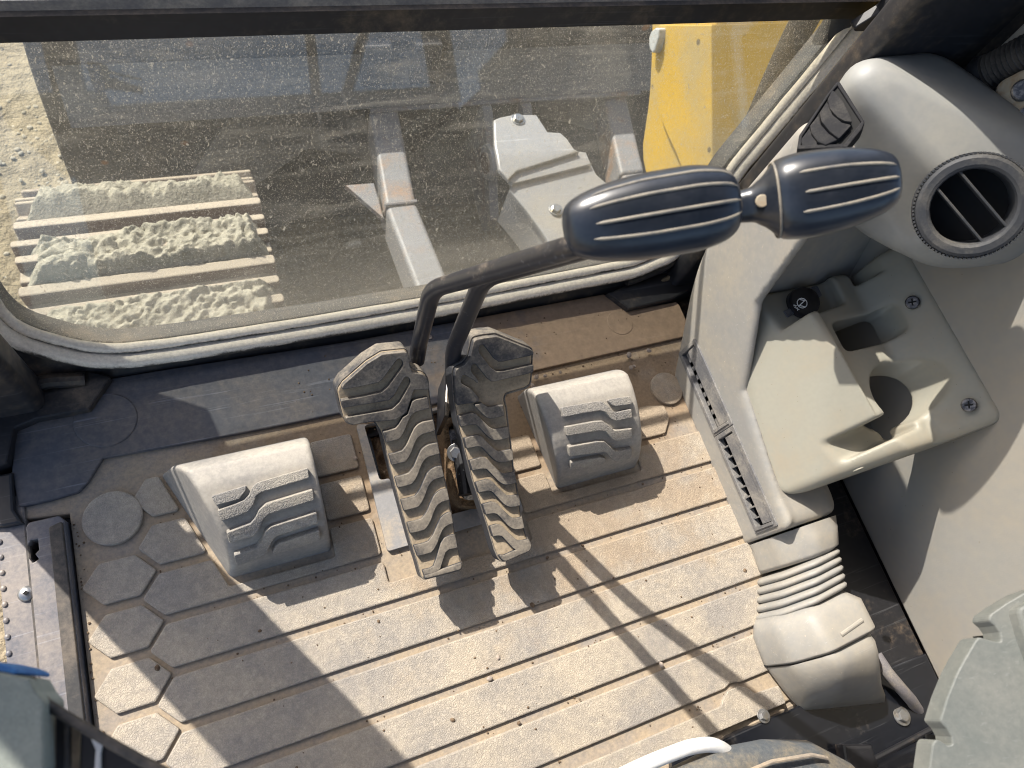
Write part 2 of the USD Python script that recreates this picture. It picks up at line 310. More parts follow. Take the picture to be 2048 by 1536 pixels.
# dusty window pane: clear glass with a film of dust, drops and wipe marks on its faces
def zone(base, colour, cx, cy, sx, sy, gain, off):
    """walked-in dirt with a blotchy outline, thickest about (cx, cy)"""
    def f(N, L):
        N.update({'zs': ('vector_math', {'math_type': 'subtract', 'vector2': (cx, cy, 0.)}), 'zd': ('vector_math', {'math_type': 'multiply', 'vector2': (1 / sx, 1 / sy, 0.)}), 'zl': ('vector_math', {'math_type': 'length'}),
                  'zn': ('noise_texture', {'scale': 16., 'detail': 7., 'roughness': .65}), 'za': ('math', {'math_type': 'multiply_add', 'value2': 1.6, 'value3': off}), 'zb': ('math', {'math_type': 'subtract'}),
                  'zr': ('map_range', {'range_type': 'smoothstep', 'from_min': 0., 'from_max': .5, 'to_min': 0., 'to_max': gain}), 'zm': ('mix_color', {'b': colour})})
        i = [k for k, l in enumerate(L) if l[1] == 'vc.vector1'][0]; src = L[i][0]; L[i] = ('zm.result', 'vc.vector1')
        L += [('g.position', 'zs.vector1'), ('zs.vector', 'zd.vector1'), ('zd.vector', 'zl.vector1'), ('g.position', 'zn.vector'), ('zn.fac', 'za.value1'), ('za.value', 'zb.value1'), ('zl.value', 'zb.value2'), ('zb.value', 'zr.value'), ('zr.result', 'zm.fac'), (src, 'zm.a')]
    return f
BROWN = (.225, .155, .095)
look('mat_base', (.25, .22, .19), SAND, cover=.55, soft=.2, scale=14, rough=.85, var=.22, bump=((900, .35, .0008), (120, .3, .002)), spec=.25, extra=zone(None, BROWN, .30, .28, .40, .13, .75, .32))
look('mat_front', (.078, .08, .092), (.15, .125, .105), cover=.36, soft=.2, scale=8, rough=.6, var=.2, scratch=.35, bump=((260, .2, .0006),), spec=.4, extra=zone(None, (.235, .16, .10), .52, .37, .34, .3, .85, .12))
look('mat_pad', (.275, .25, .222), (.41, .35, .27), cover=.5, soft=.22, scale=9, rough=.75, var=.14, leather=(320, .45, .001), bump=((45, .15, .002),), spec=.3, extra=zone(None, (.33, .245, .16), .36, .20, .40, .26, .65, .12))
def glass():
    N = {'g': ('geometry', {}), 'sx': ('separate_xyz', {}),
         'n1': ('noise_texture', {'scale': 5., 'detail': 6., 'roughness': .6}),
         'mp': ('mapping', {'scale': (1.0, .7, .7), 'rotation': (0., .35, 0.)}), 'vn': ('noise_texture', {'scale': 90., 'detail': 2.}), 'vd': ('mix_color', {'blend_type': 'linear_light', 'fac': .008}),
         'v': ('voronoi_texture', {'scale': 215., 'randomness': 1.}), 'sepc': ('separate_color', {}), 'pv': ('vector_math', {'math_type': 'subtract'}), 'ps': ('separate_xyz', {}),
         'vr': ('map_range', {'from_min': .29, 'from_max': .25, 'to_min': 0., 'to_max': 1., 'clamp': True}),
         'ring': ('map_range', {'from_min': .16, 'from_max': .20, 'to_min': 0., 'to_max': 1., 'clamp': True}),
         'half': ('map_range', {'from_min': .0002, 'from_max': -.0004, 'to_min': 0., 'to_max': 1., 'clamp': True}),
         'pick': ('map_range', {'from_min': .30, 'from_max': .8, 'to_min': 0., 'to_max': .95, 'clamp': True}),
         'v2': ('voronoi_texture', {'scale': 460., 'randomness': 1.}), 'v2s': ('separate_color', {}), 'v2r': ('map_range', {'from_min': .36, 'from_max': .16, 'to_min': 0., 'to_max': .62, 'clamp': True}), 'v2p': ('map_range', {'from_min': .25, 'from_max': .8, 'to_min': 0., 'to_max': 1., 'clamp': True}), 'v2m': ('math', {'math_type': 'multiply'}),
         'm1': ('math', {'math_type': 'multiply'}), 'm2': ('math', {'math_type': 'multiply'}), 'm3': ('math', {'math_type': 'multiply'}), 'mx': ('math', {'math_type': 'maximum'}),
         'lowz': ('map_range', {'from_min': .12, 'from_max': .02, 'to_min': 0., 'to_max': .13, 'clamp': True}),
         'wm': ('mapping', {'scale': (2.2, 20., 20.), 'rotation': (0., 0., -.22)}), 'wn': ('noise_texture', {'scale': 3., 'detail': 4., 'distortion': .8}),
         'wr': ('map_range', {'from_min': .56, 'from_max': .76, 'to_min': 0., 'to_max': .12, 'clamp': True}),
         'film': ('map_range', {'from_min': .3, 'from_max': .7, 'to_min': .024, 'to_max': .062, 'clamp': True}),
         'fg': ('noise_texture', {'scale': 520., 'detail': 3., 'roughness': .7}), 'fgr': ('map_range', {'from_min': .36, 'from_max': .68, 'to_min': .45, 'to_max': 2.1, 'clamp': True}), 'fm': ('math', {'math_type': 'multiply'}),
         's1': ('math', {'math_type': 'add'}), 's2': ('math', {'math_type': 'add'}), 's3': ('math', {'math_type': 'multiply_add', 'value2': .6, 'use_clamp': True}),
         'lw': ('layer_weight', {'blend': .5}), 'c1': ('math', {'math_type': 'subtract', 'value1': 1.}), 'c2': ('math', {'math_type': 'maximum', 'value2': .4}), 'c3': ('math', {'math_type': 'divide', 'value1': 1.}),
         'k1': ('math', {'math_type': 'subtract', 'value1': 1., 'use_clamp': True}), 'k2': ('math', {'math_type': 'power'}), 'k3': ('math', {'math_type': 'subtract', 'value1': 1., 'use_clamp': True}),
         't': ('transparent_bsdf', {'color': (.95, .97, .95)}), 'gl': ('glossy_bsdf', {'roughness': .02, 'color': (1., 1., 1.)}), 'fr': ('math', {'math_type': 'power', 'value2': 5.}), 'frm': ('math', {'math_type': 'multiply_add', 'value2': .80, 'value3': .036}),
         'mg': ('mix_closure', {}), 'd': ('diffuse_bsdf', {'color': (.52, .47, .39)}), 'tl': ('translucent_bsdf', {'color': (.52, .47, .39)}), 'dt': ('mix_closure', {'fac': .5}), 'o': ('mix_closure', {})}
    L = [('g.position', 'n1.vector'), ('g.position', 'sx.vector'), ('g.position', 'mp.vector'), ('mp.vector', 'vn.vector'), ('mp.vector', 'vd.a'), ('vn.color', 'vd.b'), ('vd.result', 'v.vector'), ('v.color', 'sepc.color'),
         ('vd.result', 'pv.vector1'), ('v.position', 'pv.vector2'), ('pv.vector', 'ps.vector'), ('ps.y', 'half.value'),
         ('v.distance', 'vr.value'), ('v.distance', 'ring.value'), ('sepc.r', 'pick.value'), ('vr.result', 'm1.value1'), ('ring.result', 'm1.value2'), ('m1.value', 'm2.value1'), ('pick.result', 'm2.value2'), ('m2.value', 'm3.value1'), ('half.result', 'm3.value2'),
         ('g.position', 'v2.vector'), ('v2.distance', 'v2r.value'), ('v2.color', 'v2s.color'), ('v2s.g', 'v2p.value'), ('v2r.result', 'v2m.value1'), ('v2p.result', 'v2m.value2'), ('v2m.value', 'mx.value1'), ('m3.value', 'mx.value2'),
         ('sx.z', 'lowz.value'), ('g.position', 'wm.vector'), ('wm.vector', 'wn.vector'), ('wn.fac', 'wr.value'), ('n1.fac', 'film.value'),
         ('lowz.result', 's1.value1'), ('wr.result', 's1.value2'), ('g.position', 'fg.vector'), ('fg.fac', 'fgr.value'), ('film.result', 'fm.value1'), ('fgr.result', 'fm.value2'), ('fm.value', 's2.value1'), ('s1.value', 's2.value2'), ('mx.value', 's3.value1'), ('s2.value', 's3.value3'),
         ('lw.facing', 'c1.value2'), ('c1.value', 'c2.value1'), ('c2.value', 'c3.value2'), ('s3.value', 'k1.value2'), ('k1.value', 'k2.value1'), ('c3.value', 'k2.value2'), ('k2.value', 'k3.value2'),
         ('lw.facing', 'fr.value1'), ('fr.value', 'frm.value1'), ('frm.value', 'mg.fac'), ('t.BSDF', 'mg.closure1'), ('gl.BSDF', 'mg.closure2'), ('d.BSDF', 'dt.closure1'), ('tl.BSDF', 'dt.closure2'),
         ('k3.value', 'o.fac'), ('mg.closure', 'o.closure1'), ('dt.closure', 'o.closure2')]
    MAT['dusty_glass'] = usdkit.material(stage, '/World/Looks/dusty_glass', N, L, surface='o.closure')
glass()

# ================================================================ SETTING
def ground_mesh():
    g = np.concatenate([-np.geomspace(300, 4, 14), np.linspace(-3.2, 3.2, 130), np.geomspace(4, 300, 14)])
    X, Y = np.meshgrid(g, g + 1.5); p = np.column_stack([X.ravel(), Y.ravel(), np.zeros(X.size)])
    z = -1.13 + .05 * (meshkit.fbm(p * 2.2, 4, 3) - .5) + .035 * (meshkit.noise(np.column_stack([p[:, 0] * .6, p[:, 1] * 9, p[:, 2]]), 9) - .5) * (np.abs(p[:, 0]) < 4)
    n = len(g); i, j = np.meshgrid(np.arange(n - 1), np.arange(n - 1), indexing='ij'); a = i * n + j
    f = np.stack([a, a + 1, a + n + 1, a + n], -1).reshape(-1, 4)
    return (np.column_stack([p[:, :2], z]), f)
tag(obj('ground', ground_mesh(), 'dirt_ground', smooth=True), kind='structure')
tag('/World/sky', kind='structure')
st = []
for k in range(900):
    x, y = rng.uniform(-1.1, -.25), rng.uniform(.9, 2.9)
    st.append(rock((x, y, -1.125), rng.uniform(.003, .009) * (1 if rng.random() < .95 else 2.0), k % 17, .5))
tag(obj('gravel', join(*st), 'gravel_stone', smooth=True), 'pale gravel stones scattered on the dirt outside the window', 'gravel', kind='stuff')

# ================================================================ CRAWLER TRACK outside, lower left of the window
tr = thing('crawler_track', 'muddy steel crawler track with grouser bars outside the lower left window', 'crawler track', (-.13, .6, -.5))
TX0, TX1, TZ, PITCH, RAD = -.365, .10, -.47, .15, .30
def track_pose(s):        # s: arc length along the top towards the front; idler arc begins at y = .93
    if s < .93: return np.array([0, s, TZ]), np.array([0, 1, 0.]), np.array([0, 0, 1.])
    a = (s - .93) / RAD
    return np.array([0, .93 + RAD * math.sin(a), TZ - RAD + RAD * math.cos(a)]), np.array([0, math.cos(a), -math.sin(a)]), np.array([0, math.sin(a), math.cos(a)])
for k in range(-1, 6):
    s0 = 1.005 - k * PITCH
    o, ty, tn = track_pose(s0); X = np.array([1., 0, 0])
    sh = obj('track_shoe', place(bx(TX0, TX1, -.125, .018, -.03, 0, .004), o, X, ty, tn), 'shoe_steel', tr)
    for d, w, h, ex in ((0, .022, .036, 0), (-.042, .018, .026, -.008), (-.088, .02, .026, 0)):
        gp = rnd(Polygon([(TX0 + ex, d - w / 2), (TX1, d - w / 2), (TX1, d + w / 2), (TX0 + ex, d + w / 2)]), .006)
        obj('grouser', place(prism(gp, -.004, h, .006), o, X, ty, tn), 'shoe_steel', sh)
    for ex in (TX0 + .07, TX1 - .09): obj('shoe_bolt', place(hexbolt((0, 0, 0), (0, 0, 1), .012), o + X * ex + ty * (-.065), X, ty, tn), 'shoe_steel', sh)
    nu, nv = 130, 32
    U, V = np.meshgrid(np.linspace(TX0 + .012, TX1 - .008, nu), np.linspace(-.141, -.034, nv)); q = np.column_stack([U.ravel(), V.ravel() + 3.3 * k, np.full(U.size, .5)])
    hh = .037 + .040 * (meshkit.fbm(q * [9, 20, 1], 5, 21) - .40) + .02 * (meshkit.fbm(q * 70, 2, 5) - .5)
    rg = 1 - np.abs(2 * meshkit.fbm(q * [17, 26, 1] + 5, 3, 31) - 1); hh = hh - .009 * np.clip((rg - .88) / .12, 0, 1) ** 1.5 + .008 * (meshkit.fbm(q * 150, 2, 6) - .5)
    edge = np.minimum.reduce([(U - TX0 - .012).ravel() / .04, (TX1 - .008 - U).ravel() / .03, (V.ravel() + .141) / .010, (-.034 - V.ravel()) / .014])
    wob = .45 * (meshkit.noise(q * [26, 26, 1], 8) - .25)
    hh = np.where(edge + wob < 1, hh * np.clip(edge + wob, 0, 1) - .012 * (1 - np.clip(edge + wob, 0, 1)), hh)
    i, j = np.meshgrid(np.arange(nv - 1), np.arange(nu - 1), indexing='ij'); a = i * nu + j
    mud = trimesh.Trimesh(np.column_stack([U.ravel(), V.ravel(), np.maximum(hh, -.006)]), np.vstack([np.stack([a, a + 1, a + nu + 1], -1).reshape(-1, 3), np.stack([a, a + nu + 1, a + nu], -1).reshape(-1, 3)]), process=False)
    obj('mud_cake', place(mud, o, X, ty, tn), 'dried_mud', sh, smooth=True)
obj('track_frame', join(bx(TX0 + .08, TX1 - .08, -1.6, .95, -1.0, -.52), place(trimesh.creation.cylinder(radius=RAD - .035, height=.2, sections=40), (-.13, .93, TZ - RAD), (0, 0, 1), (0, 1, 0), (1, 0, 0))), 'underbody', tr)

# ================================================================ DOZER BLADE in front of the machine
BY = 1.42
bl = thing('dozer_blade', 'dark steel dozer blade with box arms seen from behind through the dusty window', 'dozer blade', (.82, BY, -1.1))
left_edge = [atY(45, 85, BY), atY(58, 130, BY), atY(78, 190, BY), atY(118, 300, BY), atY(160, 410, BY)]
le = [(p[0], p[2]) for p in left_edge]
bp = Polygon(le + [(le[-1][0] - .02, -1.28), (1.95, -1.28), (1.95, -.35)])
obj('blade_plate', prism(bp, -.03, 0, .004, ffront(BY)), 'blade_steel', bl)
prof = Polygon([(1.27, -.555), (1.42, -.58), (1.42, -.40), (1.40, -.40)])
def xbar(poly, x0, x1, bev=.003):      # (y, z) profile swept along x
    return prism(poly, x0, x1, bev, lambda uv, h: np.column_stack([h, uv[:, 0], uv[:, 1]]))
obj('cross_beam', xbar(Polygon([(BY - .075, -.555), (BY - .002, -.60), (BY - .002, -.445), (BY - .012, -.435)]), -.26, 1.9), 'stiff_steel', bl)
sp_ = [atY(a, b, BY - .03) for a, b in ((470, 222), (726, 206), (742, 322), (690, 300), (610, 292), (560, 330), (500, 372), (352, 402))]
obj('stiffener_plate', prism(rnd(Polygon([(p[0], p[2]) for p in sp_]), .012), -.008, .012, .004, ffront(BY - .03)), 'stiff_steel', bl)
st_ = [atY(a, b, BY - .03) for a, b in ((1066, 172), (1186, 166), (1205, 262), (1130, 240), (1076, 232))]
obj('stiffener_plate', prism(rnd(Polygon([(p[0], p[2]) for p in st_]), .012), -.008, .012, .004, ffront(BY - .03)), 'stiff_steel', bl)
for a_, b_ in ((758, 62), (862, 60)):
    q_ = atY(a_, b_, BY - .05); obj('hose_clamp', bx(q_[0] - .035, q_[0] + .035, BY - .06, BY - .03, -.50, -.37, .006), 'blade_steel', bl)
obj('top_rail', xbar(Polygon([(BY - .03, -.385), (BY - .002, -.40), (BY - .002, -.345), (BY - .03, -.345)]), -.285, 1.94), 'blade_steel', bl)
obj('weld_bead', tube([(.43, BY - .082, -.556), (.62, BY - .083, -.553), (.8, BY - .08, -.555), (1.0, BY - .083, -.553), (1.25, BY - .081, -.555)], .006), 'beam_steel', bl)
def boxarm(pts, w, h):
    """box section following points (x, y, z), bent in the yz plane"""
    s = []
    for a, b in zip(pts[:-1], pts[1:]):
        a, b = np.asarray(a, float), np.asarray(b, float); d = b - a; L = np.linalg.norm(d); d /= L
        n = np.cross((1, 0, 0), d); n = n if n[2] > 0 else -n
        Mx = bx(-w / 2, w / 2, 0, L, -h, 0, .012); s.append(place(Mx, a, (1, 0, 0), d, n))
    return s
pA, pB, pC = np.array([.468, BY - .07, -.56]), at(802, 408, -.54), at(868, 575, -.48)
pC2 = pC + (pC - pB) * 1.6
for nm, (a, b) in (('arm', (pA, pB)), ('arm', (pB, pC2))):
    for m in boxarm([a, b], .078, .11): obj(nm, m, 'beam_steel', bl, label='box arm with rust-worn edges' if nm == 'arm' else None)
gus = [at(700, 375, -.69), at(748, 420, -.69), at(778, 440, -.69), at(770, 445, -.74)]
obj('gusset', prism(Polygon([(p[0], p[1]) for p in (at(690, 372, -.58), at(748, 368, -.58), at(768, 440, -.58))]), -.59, -.575, .003), 'beam_steel', bl)
dx = 1.17 - .468
for pt in (pB, ):
    obj('weld_bead', tube([pt + [-.040, 0, .003], pt + [.040, 0, .003]], .005, 8), 'beam_steel', bl)
qA, qB = np.array([1.175, BY - .07, -.57]), at(1266, 345, -.54)
for a, b in ((qA, qB), (qB, qB + (pC2 - pB))):
    for m in boxarm([a, b], .078, .11): obj('arm', m, 'beam_steel', bl)
for x0, zl, yl in ((.755, -.82, 1.16), (.875, -.80, 1.2)):
    lp = Polygon([(BY - .07, -.54), (BY - .07, -.80), (yl - .05, zl - .03), (yl - .06, zl + .05), (BY - .16, -.60)])
    lg = obj('lug', xbar(rnd(lp, .02), x0 - .014, x0 + .014), 'beam_steel', bl)
    if x0 < .8:
        c = atX(980, 325, x0 - .014)
        obj('pin_boss', disc(c, (-1, 0, 0), .05, .012, 32, .004), 'cover_steel', lg); obj('pin', disc(c - [.012, 0, 0], (-1, 0, 0), .03, .006, 24, .003), 'shoe_steel', lg)
# light steel guard over the blade cylinder
gz = -.47
gd = thing('cylinder_guard', 'pale bent steel guard plate bolted over the blade cylinder, behind the black grips', 'guard plate', at(1060, 330, gz))
zc = lambda pts: zm(pts, .3418, 680, 0)
top1 = zc([(900, 700), (935, 685), (1020, 668), (1150, 670), (1200, 745), (1215, 770), (1290, 775), (1330, 810), (1370, 870), (1400, 885), (1035, 1000), (985, 1050), (930, 990), (905, 850)])
def gsurf(x, y): return gz + (0.05 if y > 1.05 else .05 - (1.05 - y) * .16)
def drape(pxs, f, t, bev=.002, edge=.02, lift=0.0):
    pts = [on(a, b, f, -1.0, .6) for a, b in pxs]
    return prism(P2(pts), lift - t, lift, bev, lambda uv, h: np.column_stack([uv, np.array([f(a, b) for a, b in uv]) + h]), edge)
obj('upper_plate', drape(top1, gsurf, .012, .004), 'cover_steel', gd)
step = zc([(1035, 1000), (1400, 885), (1440, 890), (1470, 960), (1010, 1075), (985, 1050)])
obj('step_plate', drape(step, lambda x, y: gsurf(x, y) - .012, .012, .003), 'cover_steel', gd)
low = zc([(1010, 1075), (1470, 960), (1500, 1020), (1570, 1080), (1720, 1300), (1650, 1520), (1260, 1520), (1210, 1395), (1090, 1230), (990, 1110)])
obj('lower_plate', drape(low, lambda x, y: gsurf(x, y) - .024, .012, .003), 'cover_steel', gd)
side = zc([(990, 1110), (1090, 1230), (1210, 1395), (1260, 1520), (1150, 1520), (1075, 1440), (990, 1250)])
q0 = [on(a, b, lambda x, y: gsurf(x, y) - .03, -1, .6) for a, b in zc([(990, 1110), (1090, 1230), (1210, 1395), (1260, 1520)])]
q1 = [p - [0.0, 0, .13] for p in q0]
sv = np.array(q0 + q1 + [p + [.008, 0, 0] for p in q0] + [p + [.008, 0, 0] for p in q1]); sf = []
for k in range(3):
    sf += [[k, k + 1, 5 + k], [k, 5 + k, 4 + k], [8 + k, 13 + k, 9 + k], [8 + k, 12 + k, 13 + k]]
obj('side_plate', trimesh.Trimesh(sv, np.array(sf), process=False), 'cover_steel', gd)
for (a, b), z in (((1042, 700), 0), ((1262, 1228), -.024)):
    q = zc([(a, b)])[0]; p = on(q[0], q[1], lambda x, y: gsurf(x, y) + z, -1, .6); obj('bolt', hexbolt(p, (0, 0, 1), .0125), 'bolt_zinc', gd)

# ================================================================ YELLOW BOOM FOOT, outside to the right
BX = .98
bm = thing('boom_foot', 'yellow painted boom foot with dusty side plates outside the right of the window', 'boom', (BX + .15, .85, -.3))
zb = lambda pts: zm(pts, .2344, 1240, 30)
edgepx = zb([(300, -160), (268, 85), (262, 350), (250, 620), (232, 800), (205, 980), (188, 1100), (190, 1230), (225, 1400), (320, 1600)])
pe = [atX(a, b, BX) for a, b in edgepx]
poly = Polygon([(p[1], p[2]) for p in pe] + [(.50, -.45), (.28, -.1), (.30, .42), (.9, .55)])
obj('side_plate', prism(poly, -.30, 0, .006, fwall(BX)), 'yellow_paint', bm)
inner = zb([(300, 380), (288, 560), (305, 700), (345, 870), (400, 1010), (480, 1180), (560, 1400), (1500, 1400), (1500, 60), (740, 85), (560, 85), (330, 85), (302, 250)])
pi_ = [atX(a, b, BX - .012) for a, b in inner]
obj('boss_plate', prism(rnd(Polygon([(p[1], p[2]) for p in pi_]), .004), -.012, .0, .004, fwall(BX - .012)), 'yellow_paint', bm)
q = [atX(a, b, BX - .03) for a, b in zb([(300, 110), (330, 115), (325, 200), (295, 300), (275, 330), (245, 270), (245, 190), (265, 140)])]
obj('nipple_cap', prism(rnd(Polygon([(p[1], p[2]) for p in q]), .004), -.03, .0, .006, fwall(BX - .03)), 'grease', bm)
# hydraulic hoses run beside the boom foot
for k, dy in enumerate((0, .06)):
    hp = [(BX - .1, .72 - dy, .75), (BX - .11, .70 - dy, .3), (BX - .09, .60 - dy, -.1), (BX - .04, .46 - dy, -.5)]
    tag(obj('hydraulic_hose', tube(hp, .021, 12, .12), 'hose_rubber', smooth=60), ['black hydraulic hose beside the yellow boom foot, the front one', 'black hydraulic hose beside the yellow boom foot, the one nearer the cab'][k], 'hose')

mr = thing('wing_mirror', 'black wing mirror on a tube bracket ahead of the right cab corner', 'mirror', (.9, .9, .5))
for px_, py_, tt, sz in ((1560, 120, .62, (.11, .17)),):
    c = atX(px_, py_, BX) + sund * tt; X, Ym, Z = frame(sund, (0, 0, 1))
    obj('mirror_head', place(prism(rnd(sbox(-sz[0], -sz[1], sz[0], sz[1]), .03), -.02, .02, .008), c, X, Ym, Z), 'frame_black', mr)
    obj('bracket', tube([c, c + [.02, -.05, .22], [.93, .74, 1.2], [.88, .69, 1.4]], .012, 10, .05), 'frame_black', mr)
# ================================================================ CAB FRAME
seal_px = [(-8, 590), (-8, 590), (14, 625), (36, 645), (60, 656), (103, 669), (171, 686), (239, 690), (342, 678), (500, 654), (650, 630), (841, 598), (992, 570), (1163, 538), (1265, 519), (1330, 492), (1385, 440), (1425, 385), (1460, 328), (1560, 207), (1690, 50), (1800, -90)]
SL = .6; WN = np.array([0, -1, SL]) / math.hypot(1, SL)          # the lower pane leans forwards
def onwin(a, b):
    d = ray(a, b); p0 = np.array([0, .447, .03]); return CAM + d * (((p0 - CAM) @ WN) / (d @ WN))
def fwin(uv, h): return np.column_stack([uv[:, 0], .447 + SL * (uv[:, 1] - .03), uv[:, 1]]) + np.asarray(h)[:, None] * WN
sealp = [onwin(a, b) for a, b in seal_px]; sealp = [np.array([-.232, 0, .5]), np.array([-.232, 0, .25])] + sealp[1:]
sl = LineString([(p[0], p[2]) for p in sealp])
sxy = np.array([sl.interpolate(t, normalized=True).coords[0] for t in np.linspace(0, 1, 280)])
ker = np.ones(5) / 5; sm = np.column_stack([np.convolve(np.pad(sxy[:, k], 2, mode='edge'), ker, 'valid') for k in (0, 1)])
opening = Polygon([(a, b) for a, b in sm] + [(sm[-1][0], .6), (sm[0][0], .6)])
ZTOP = onwin(850, 62)[2]
def offs(d):
    t = np.gradient(sm, axis=0); t /= np.linalg.norm(t, axis=1, keepdims=True); n = np.column_stack([t[:, 1], -t[:, 0]]); return sm + n * d
cf = thing('cab_frame', 'black steel cab frame around the front window', 'cab frame', (.2, .0, 0))
obj('front_frame', prism(sbox(-.358, -.10, 1.02, .36).difference(opening.buffer(.004)), -.045, -.004, .003, fwin), 'frame_black', cf)
obj('left_post', bx(-.357, -.226, .402, .447, .0, 1.56, .012), 'frame_black', cf)
obj('right_post', bx(.652, .84, .418, .449, .0, 1.56, .01), 'frame_black', cf)
obj('corner_post', bx(.80, .87, .22, .44, .56, 1.56, .01), 'frame_black', cf)
for k, d in enumerate((.030, .052, .085, .115, .15)):
    o = offs(d); o = o[196:]; o = o[o[:, 1] < .36]
    obj('trim_strip', trimesh.Trimesh(fwin(o, np.zeros(len(o))).repeat(1, 0)[:0], [], process=False) if False else tube(fwin(o, np.full(len(o), .004)), (.007, .004, .012, .005, .011)[k], 10), ('rail_dust', 'bronze_trim', 'frame_black', 'rail_dust', 'frame_black')[k], cf, smooth=60)
obj('front_sill', xbar(Polygon([(.4345, -.10), (.4475, -.10), (.4475, .012), (.441, .010), (.4345, -.002)]), -.353, .66), 'frame_black', cf)
gl_ = P2([at(-40, 735, .018), at(0, 715, .018), at(60, 712, .018), at(150, 735, .018), at(222, 752, .018), at(178, 818, .018), at(70, 838, .018), at(28, 856, .018), at(14, 925, .018), at(-60, 960, .018)])
obj('corner_plate', prism(rnd(gl_, .003), -.05, .018, .004), 'frame_black', cf)
obj('corner_ridge', tube([at(-30, 790, .026), at(40, 775, .026), at(100, 762, .024), at(170, 758, .018)], .009, 10), 'frame_black', cf)
gr_ = P2([at(1215, 586, .016), at(1258, 618, .016), at(1345, 598, .016), at(1420, 560, .016), at(1400, 500, .016), at(1300, 545, .016)])
obj('corner_plate', prism(gr_, -.05, .016, .003), 'frame_black', cf)
obj('roof', bx(-.36, .90, -1.1, .70, 1.55, 1.6, .015), 'frame_black', cf)
obj('rear_wall', join(bx(-.36, .88, -1.1, -1.06, -.1, .75), bx(-.36, -.28, -1.1, -1.02, .7, 1.56), bx(.8, .88, -1.1, -1.02, .7, 1.56)), 'frame_black', cf)
obj('right_wall', join(bx(.815, .86, -1.06, .42, -.1, .62), bx(.815, .86, -.40, -.30, .6, 1.56)), 'frame_black', cf)
obj('floor_pan', prism(sbox(-.29, -1.08, .82, .434).difference(sbox(.135, .16, .29, .295)), -.09, -.022, .0), 'black_steel', cf)
tag(obj('chassis', join(bx(-.30, 2.0, -1.9, .36, -.46, -.12), bx(.16, 1.5, -1.5, .62, -.70, -.48), bx(.13, 1.6, -1.5, .95, -1.2, -.82)), 'underbody'), 'dark machine underbody below the cab floor and front window', 'chassis')
fw = thing('front_window', 'lower front cab window with dusty scratched pane and rubber seal', 'window', (.2, .447, .0))
pane_poly = opening.buffer(.004).intersection(sbox(-.4, -.05, 1.1, ZTOP + .03))
obj('glass_pane', prism(pane_poly, -.014, -.009, 0, fwin), 'dusty_glass', fw, smooth=False)
def beadm(d, h, r):
    o = offs(d); o = o[o[:, 1] < ZTOP + .01]; w = meshkit.noise(np.column_stack([o * 60, o[:, :1] * 0]), 4) - .5
    return tube(fwin(o, np.full(len(o), h)), r * (1 + .12 * w), 12)
obj('inner_bead', beadm(.004, .002, .0065), 'seal_rubber', fw, smooth=60)
obj('outer_bead', beadm(.017, .007, .0095), 'seal_rubber', fw, smooth=60)
obj('seal_lip', beadm(.010, .0, .006), 'seal_rubber', fw, smooth=60)
ur = thing('upper_window_rail', 'black bottom rail of the upper front window crossing above the lower pane', 'window rail', (.2, .64, .38))
YB = onwin(850, 62)[1] - .012
z0_, z1_ = atY(850, 62, YB)[2], atY(850, 21, YB - .02)[2]
obj('rail', xbar(Polygon([(YB, z0_), (YB + .03, z0_ + .002), (YB + .034, .425), (YB, .405)]), -.354, .90, .004), 'frame_black', ur)
obj('inner_rail', xbar(rnd(Polygon([(YB - .02, z1_), (YB - .0005, z1_ - .004), (YB - .0005, .386), (YB - .02, .386)]), .004), -.354, .905, .002), 'rail_dust', ur)
YS = YB - .0245; zs_ = atY(850, 9, YS)[2]
obj('edge_strip', xbar(Polygon([(YS, zs_), (YB - .0205, zs_), (YB - .0205, zs_ + .01), (YS, zs_ + .01)]), -.353, .90, .001), 'vent_grey', ur)
YL = YB - .035
bk = [atY(a, b, YL) for a, b in zm([(478, 240), (720, 90), (840, -30), (1130, -120), (1130, 30), (880, 255), (760, 270), (690, 290), (600, 270), (490, 270)], .21875, 1600, 0)]
tag(obj('window_latch', prism(rnd(Polygon([(p[0], p[2]) for p in bk]), .003), -.008, .004, .003, ffront(YL)), 'frame_black'), 'black plastic latch guide at the right end of the window rail', 'latch')

# ================================================================ FLOOR MAT
mat = thing('floor_mat', 'grey moulded rubber floor mat with long ribs and hexagon pads, dusty with sand', 'floor mat', (.19, .12, 0))
hole = sbox(.128, .150, .285, .306)
mo = P2([at(20, 945), at(30, 940), at(32, 857), at(68, 842), at(174, 825), at(215, 760), at(342, 739), at(700, 684), at(1205, 590), at(1258, 622), at(1350, 605)])
mo_pts = list(mo.exterior.coords)[:-1]
mo = Polygon(mo_pts + [(.66, .39), (.66, -.19), (.56, -.192), (.393, -.186), (-.05, -.184), (-.2185, -.184), (-.2185, .277), (-.268, .283)])
obj('base_sheet', prism(mo.difference(hole), -.018, 0, .002), 'mat_base', mat)
pn = P2([at(20, 945, .006), at(34, 1018, .006), at(100, 1003, .006), at(158, 986, .006), at(178, 965, .006), at(207, 918, .006), at(440, 876, .006), at(560, 853, .006)]).exterior.coords[:-1]
pn = list(pn) + [(.10, .326), (.135, .31), (.285, .31), (.30, .327), (.66, .333), (.66, .388)] + [p for p in mo_pts[::-1] if p[1] > .385]
pn = rnd(Polygon(pn).buffer(-.0015).buffer(0), .003).difference(sbox(.12, .1, .30, .3125))
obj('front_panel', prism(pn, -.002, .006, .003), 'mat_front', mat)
foot_l = P2([(-.122, .304), (-.066, .150), (.053, .150), (.053, .304)]); foot_r = P2([(.340, .312), (.350, .152), (.486, .152), (.486, .304)])
obst = unary_union([hole.buffer(.016, join_style=2), sbox(.108, .1, .30, .31), foot_l.buffer(.002), foot_r.buffer(.002)])
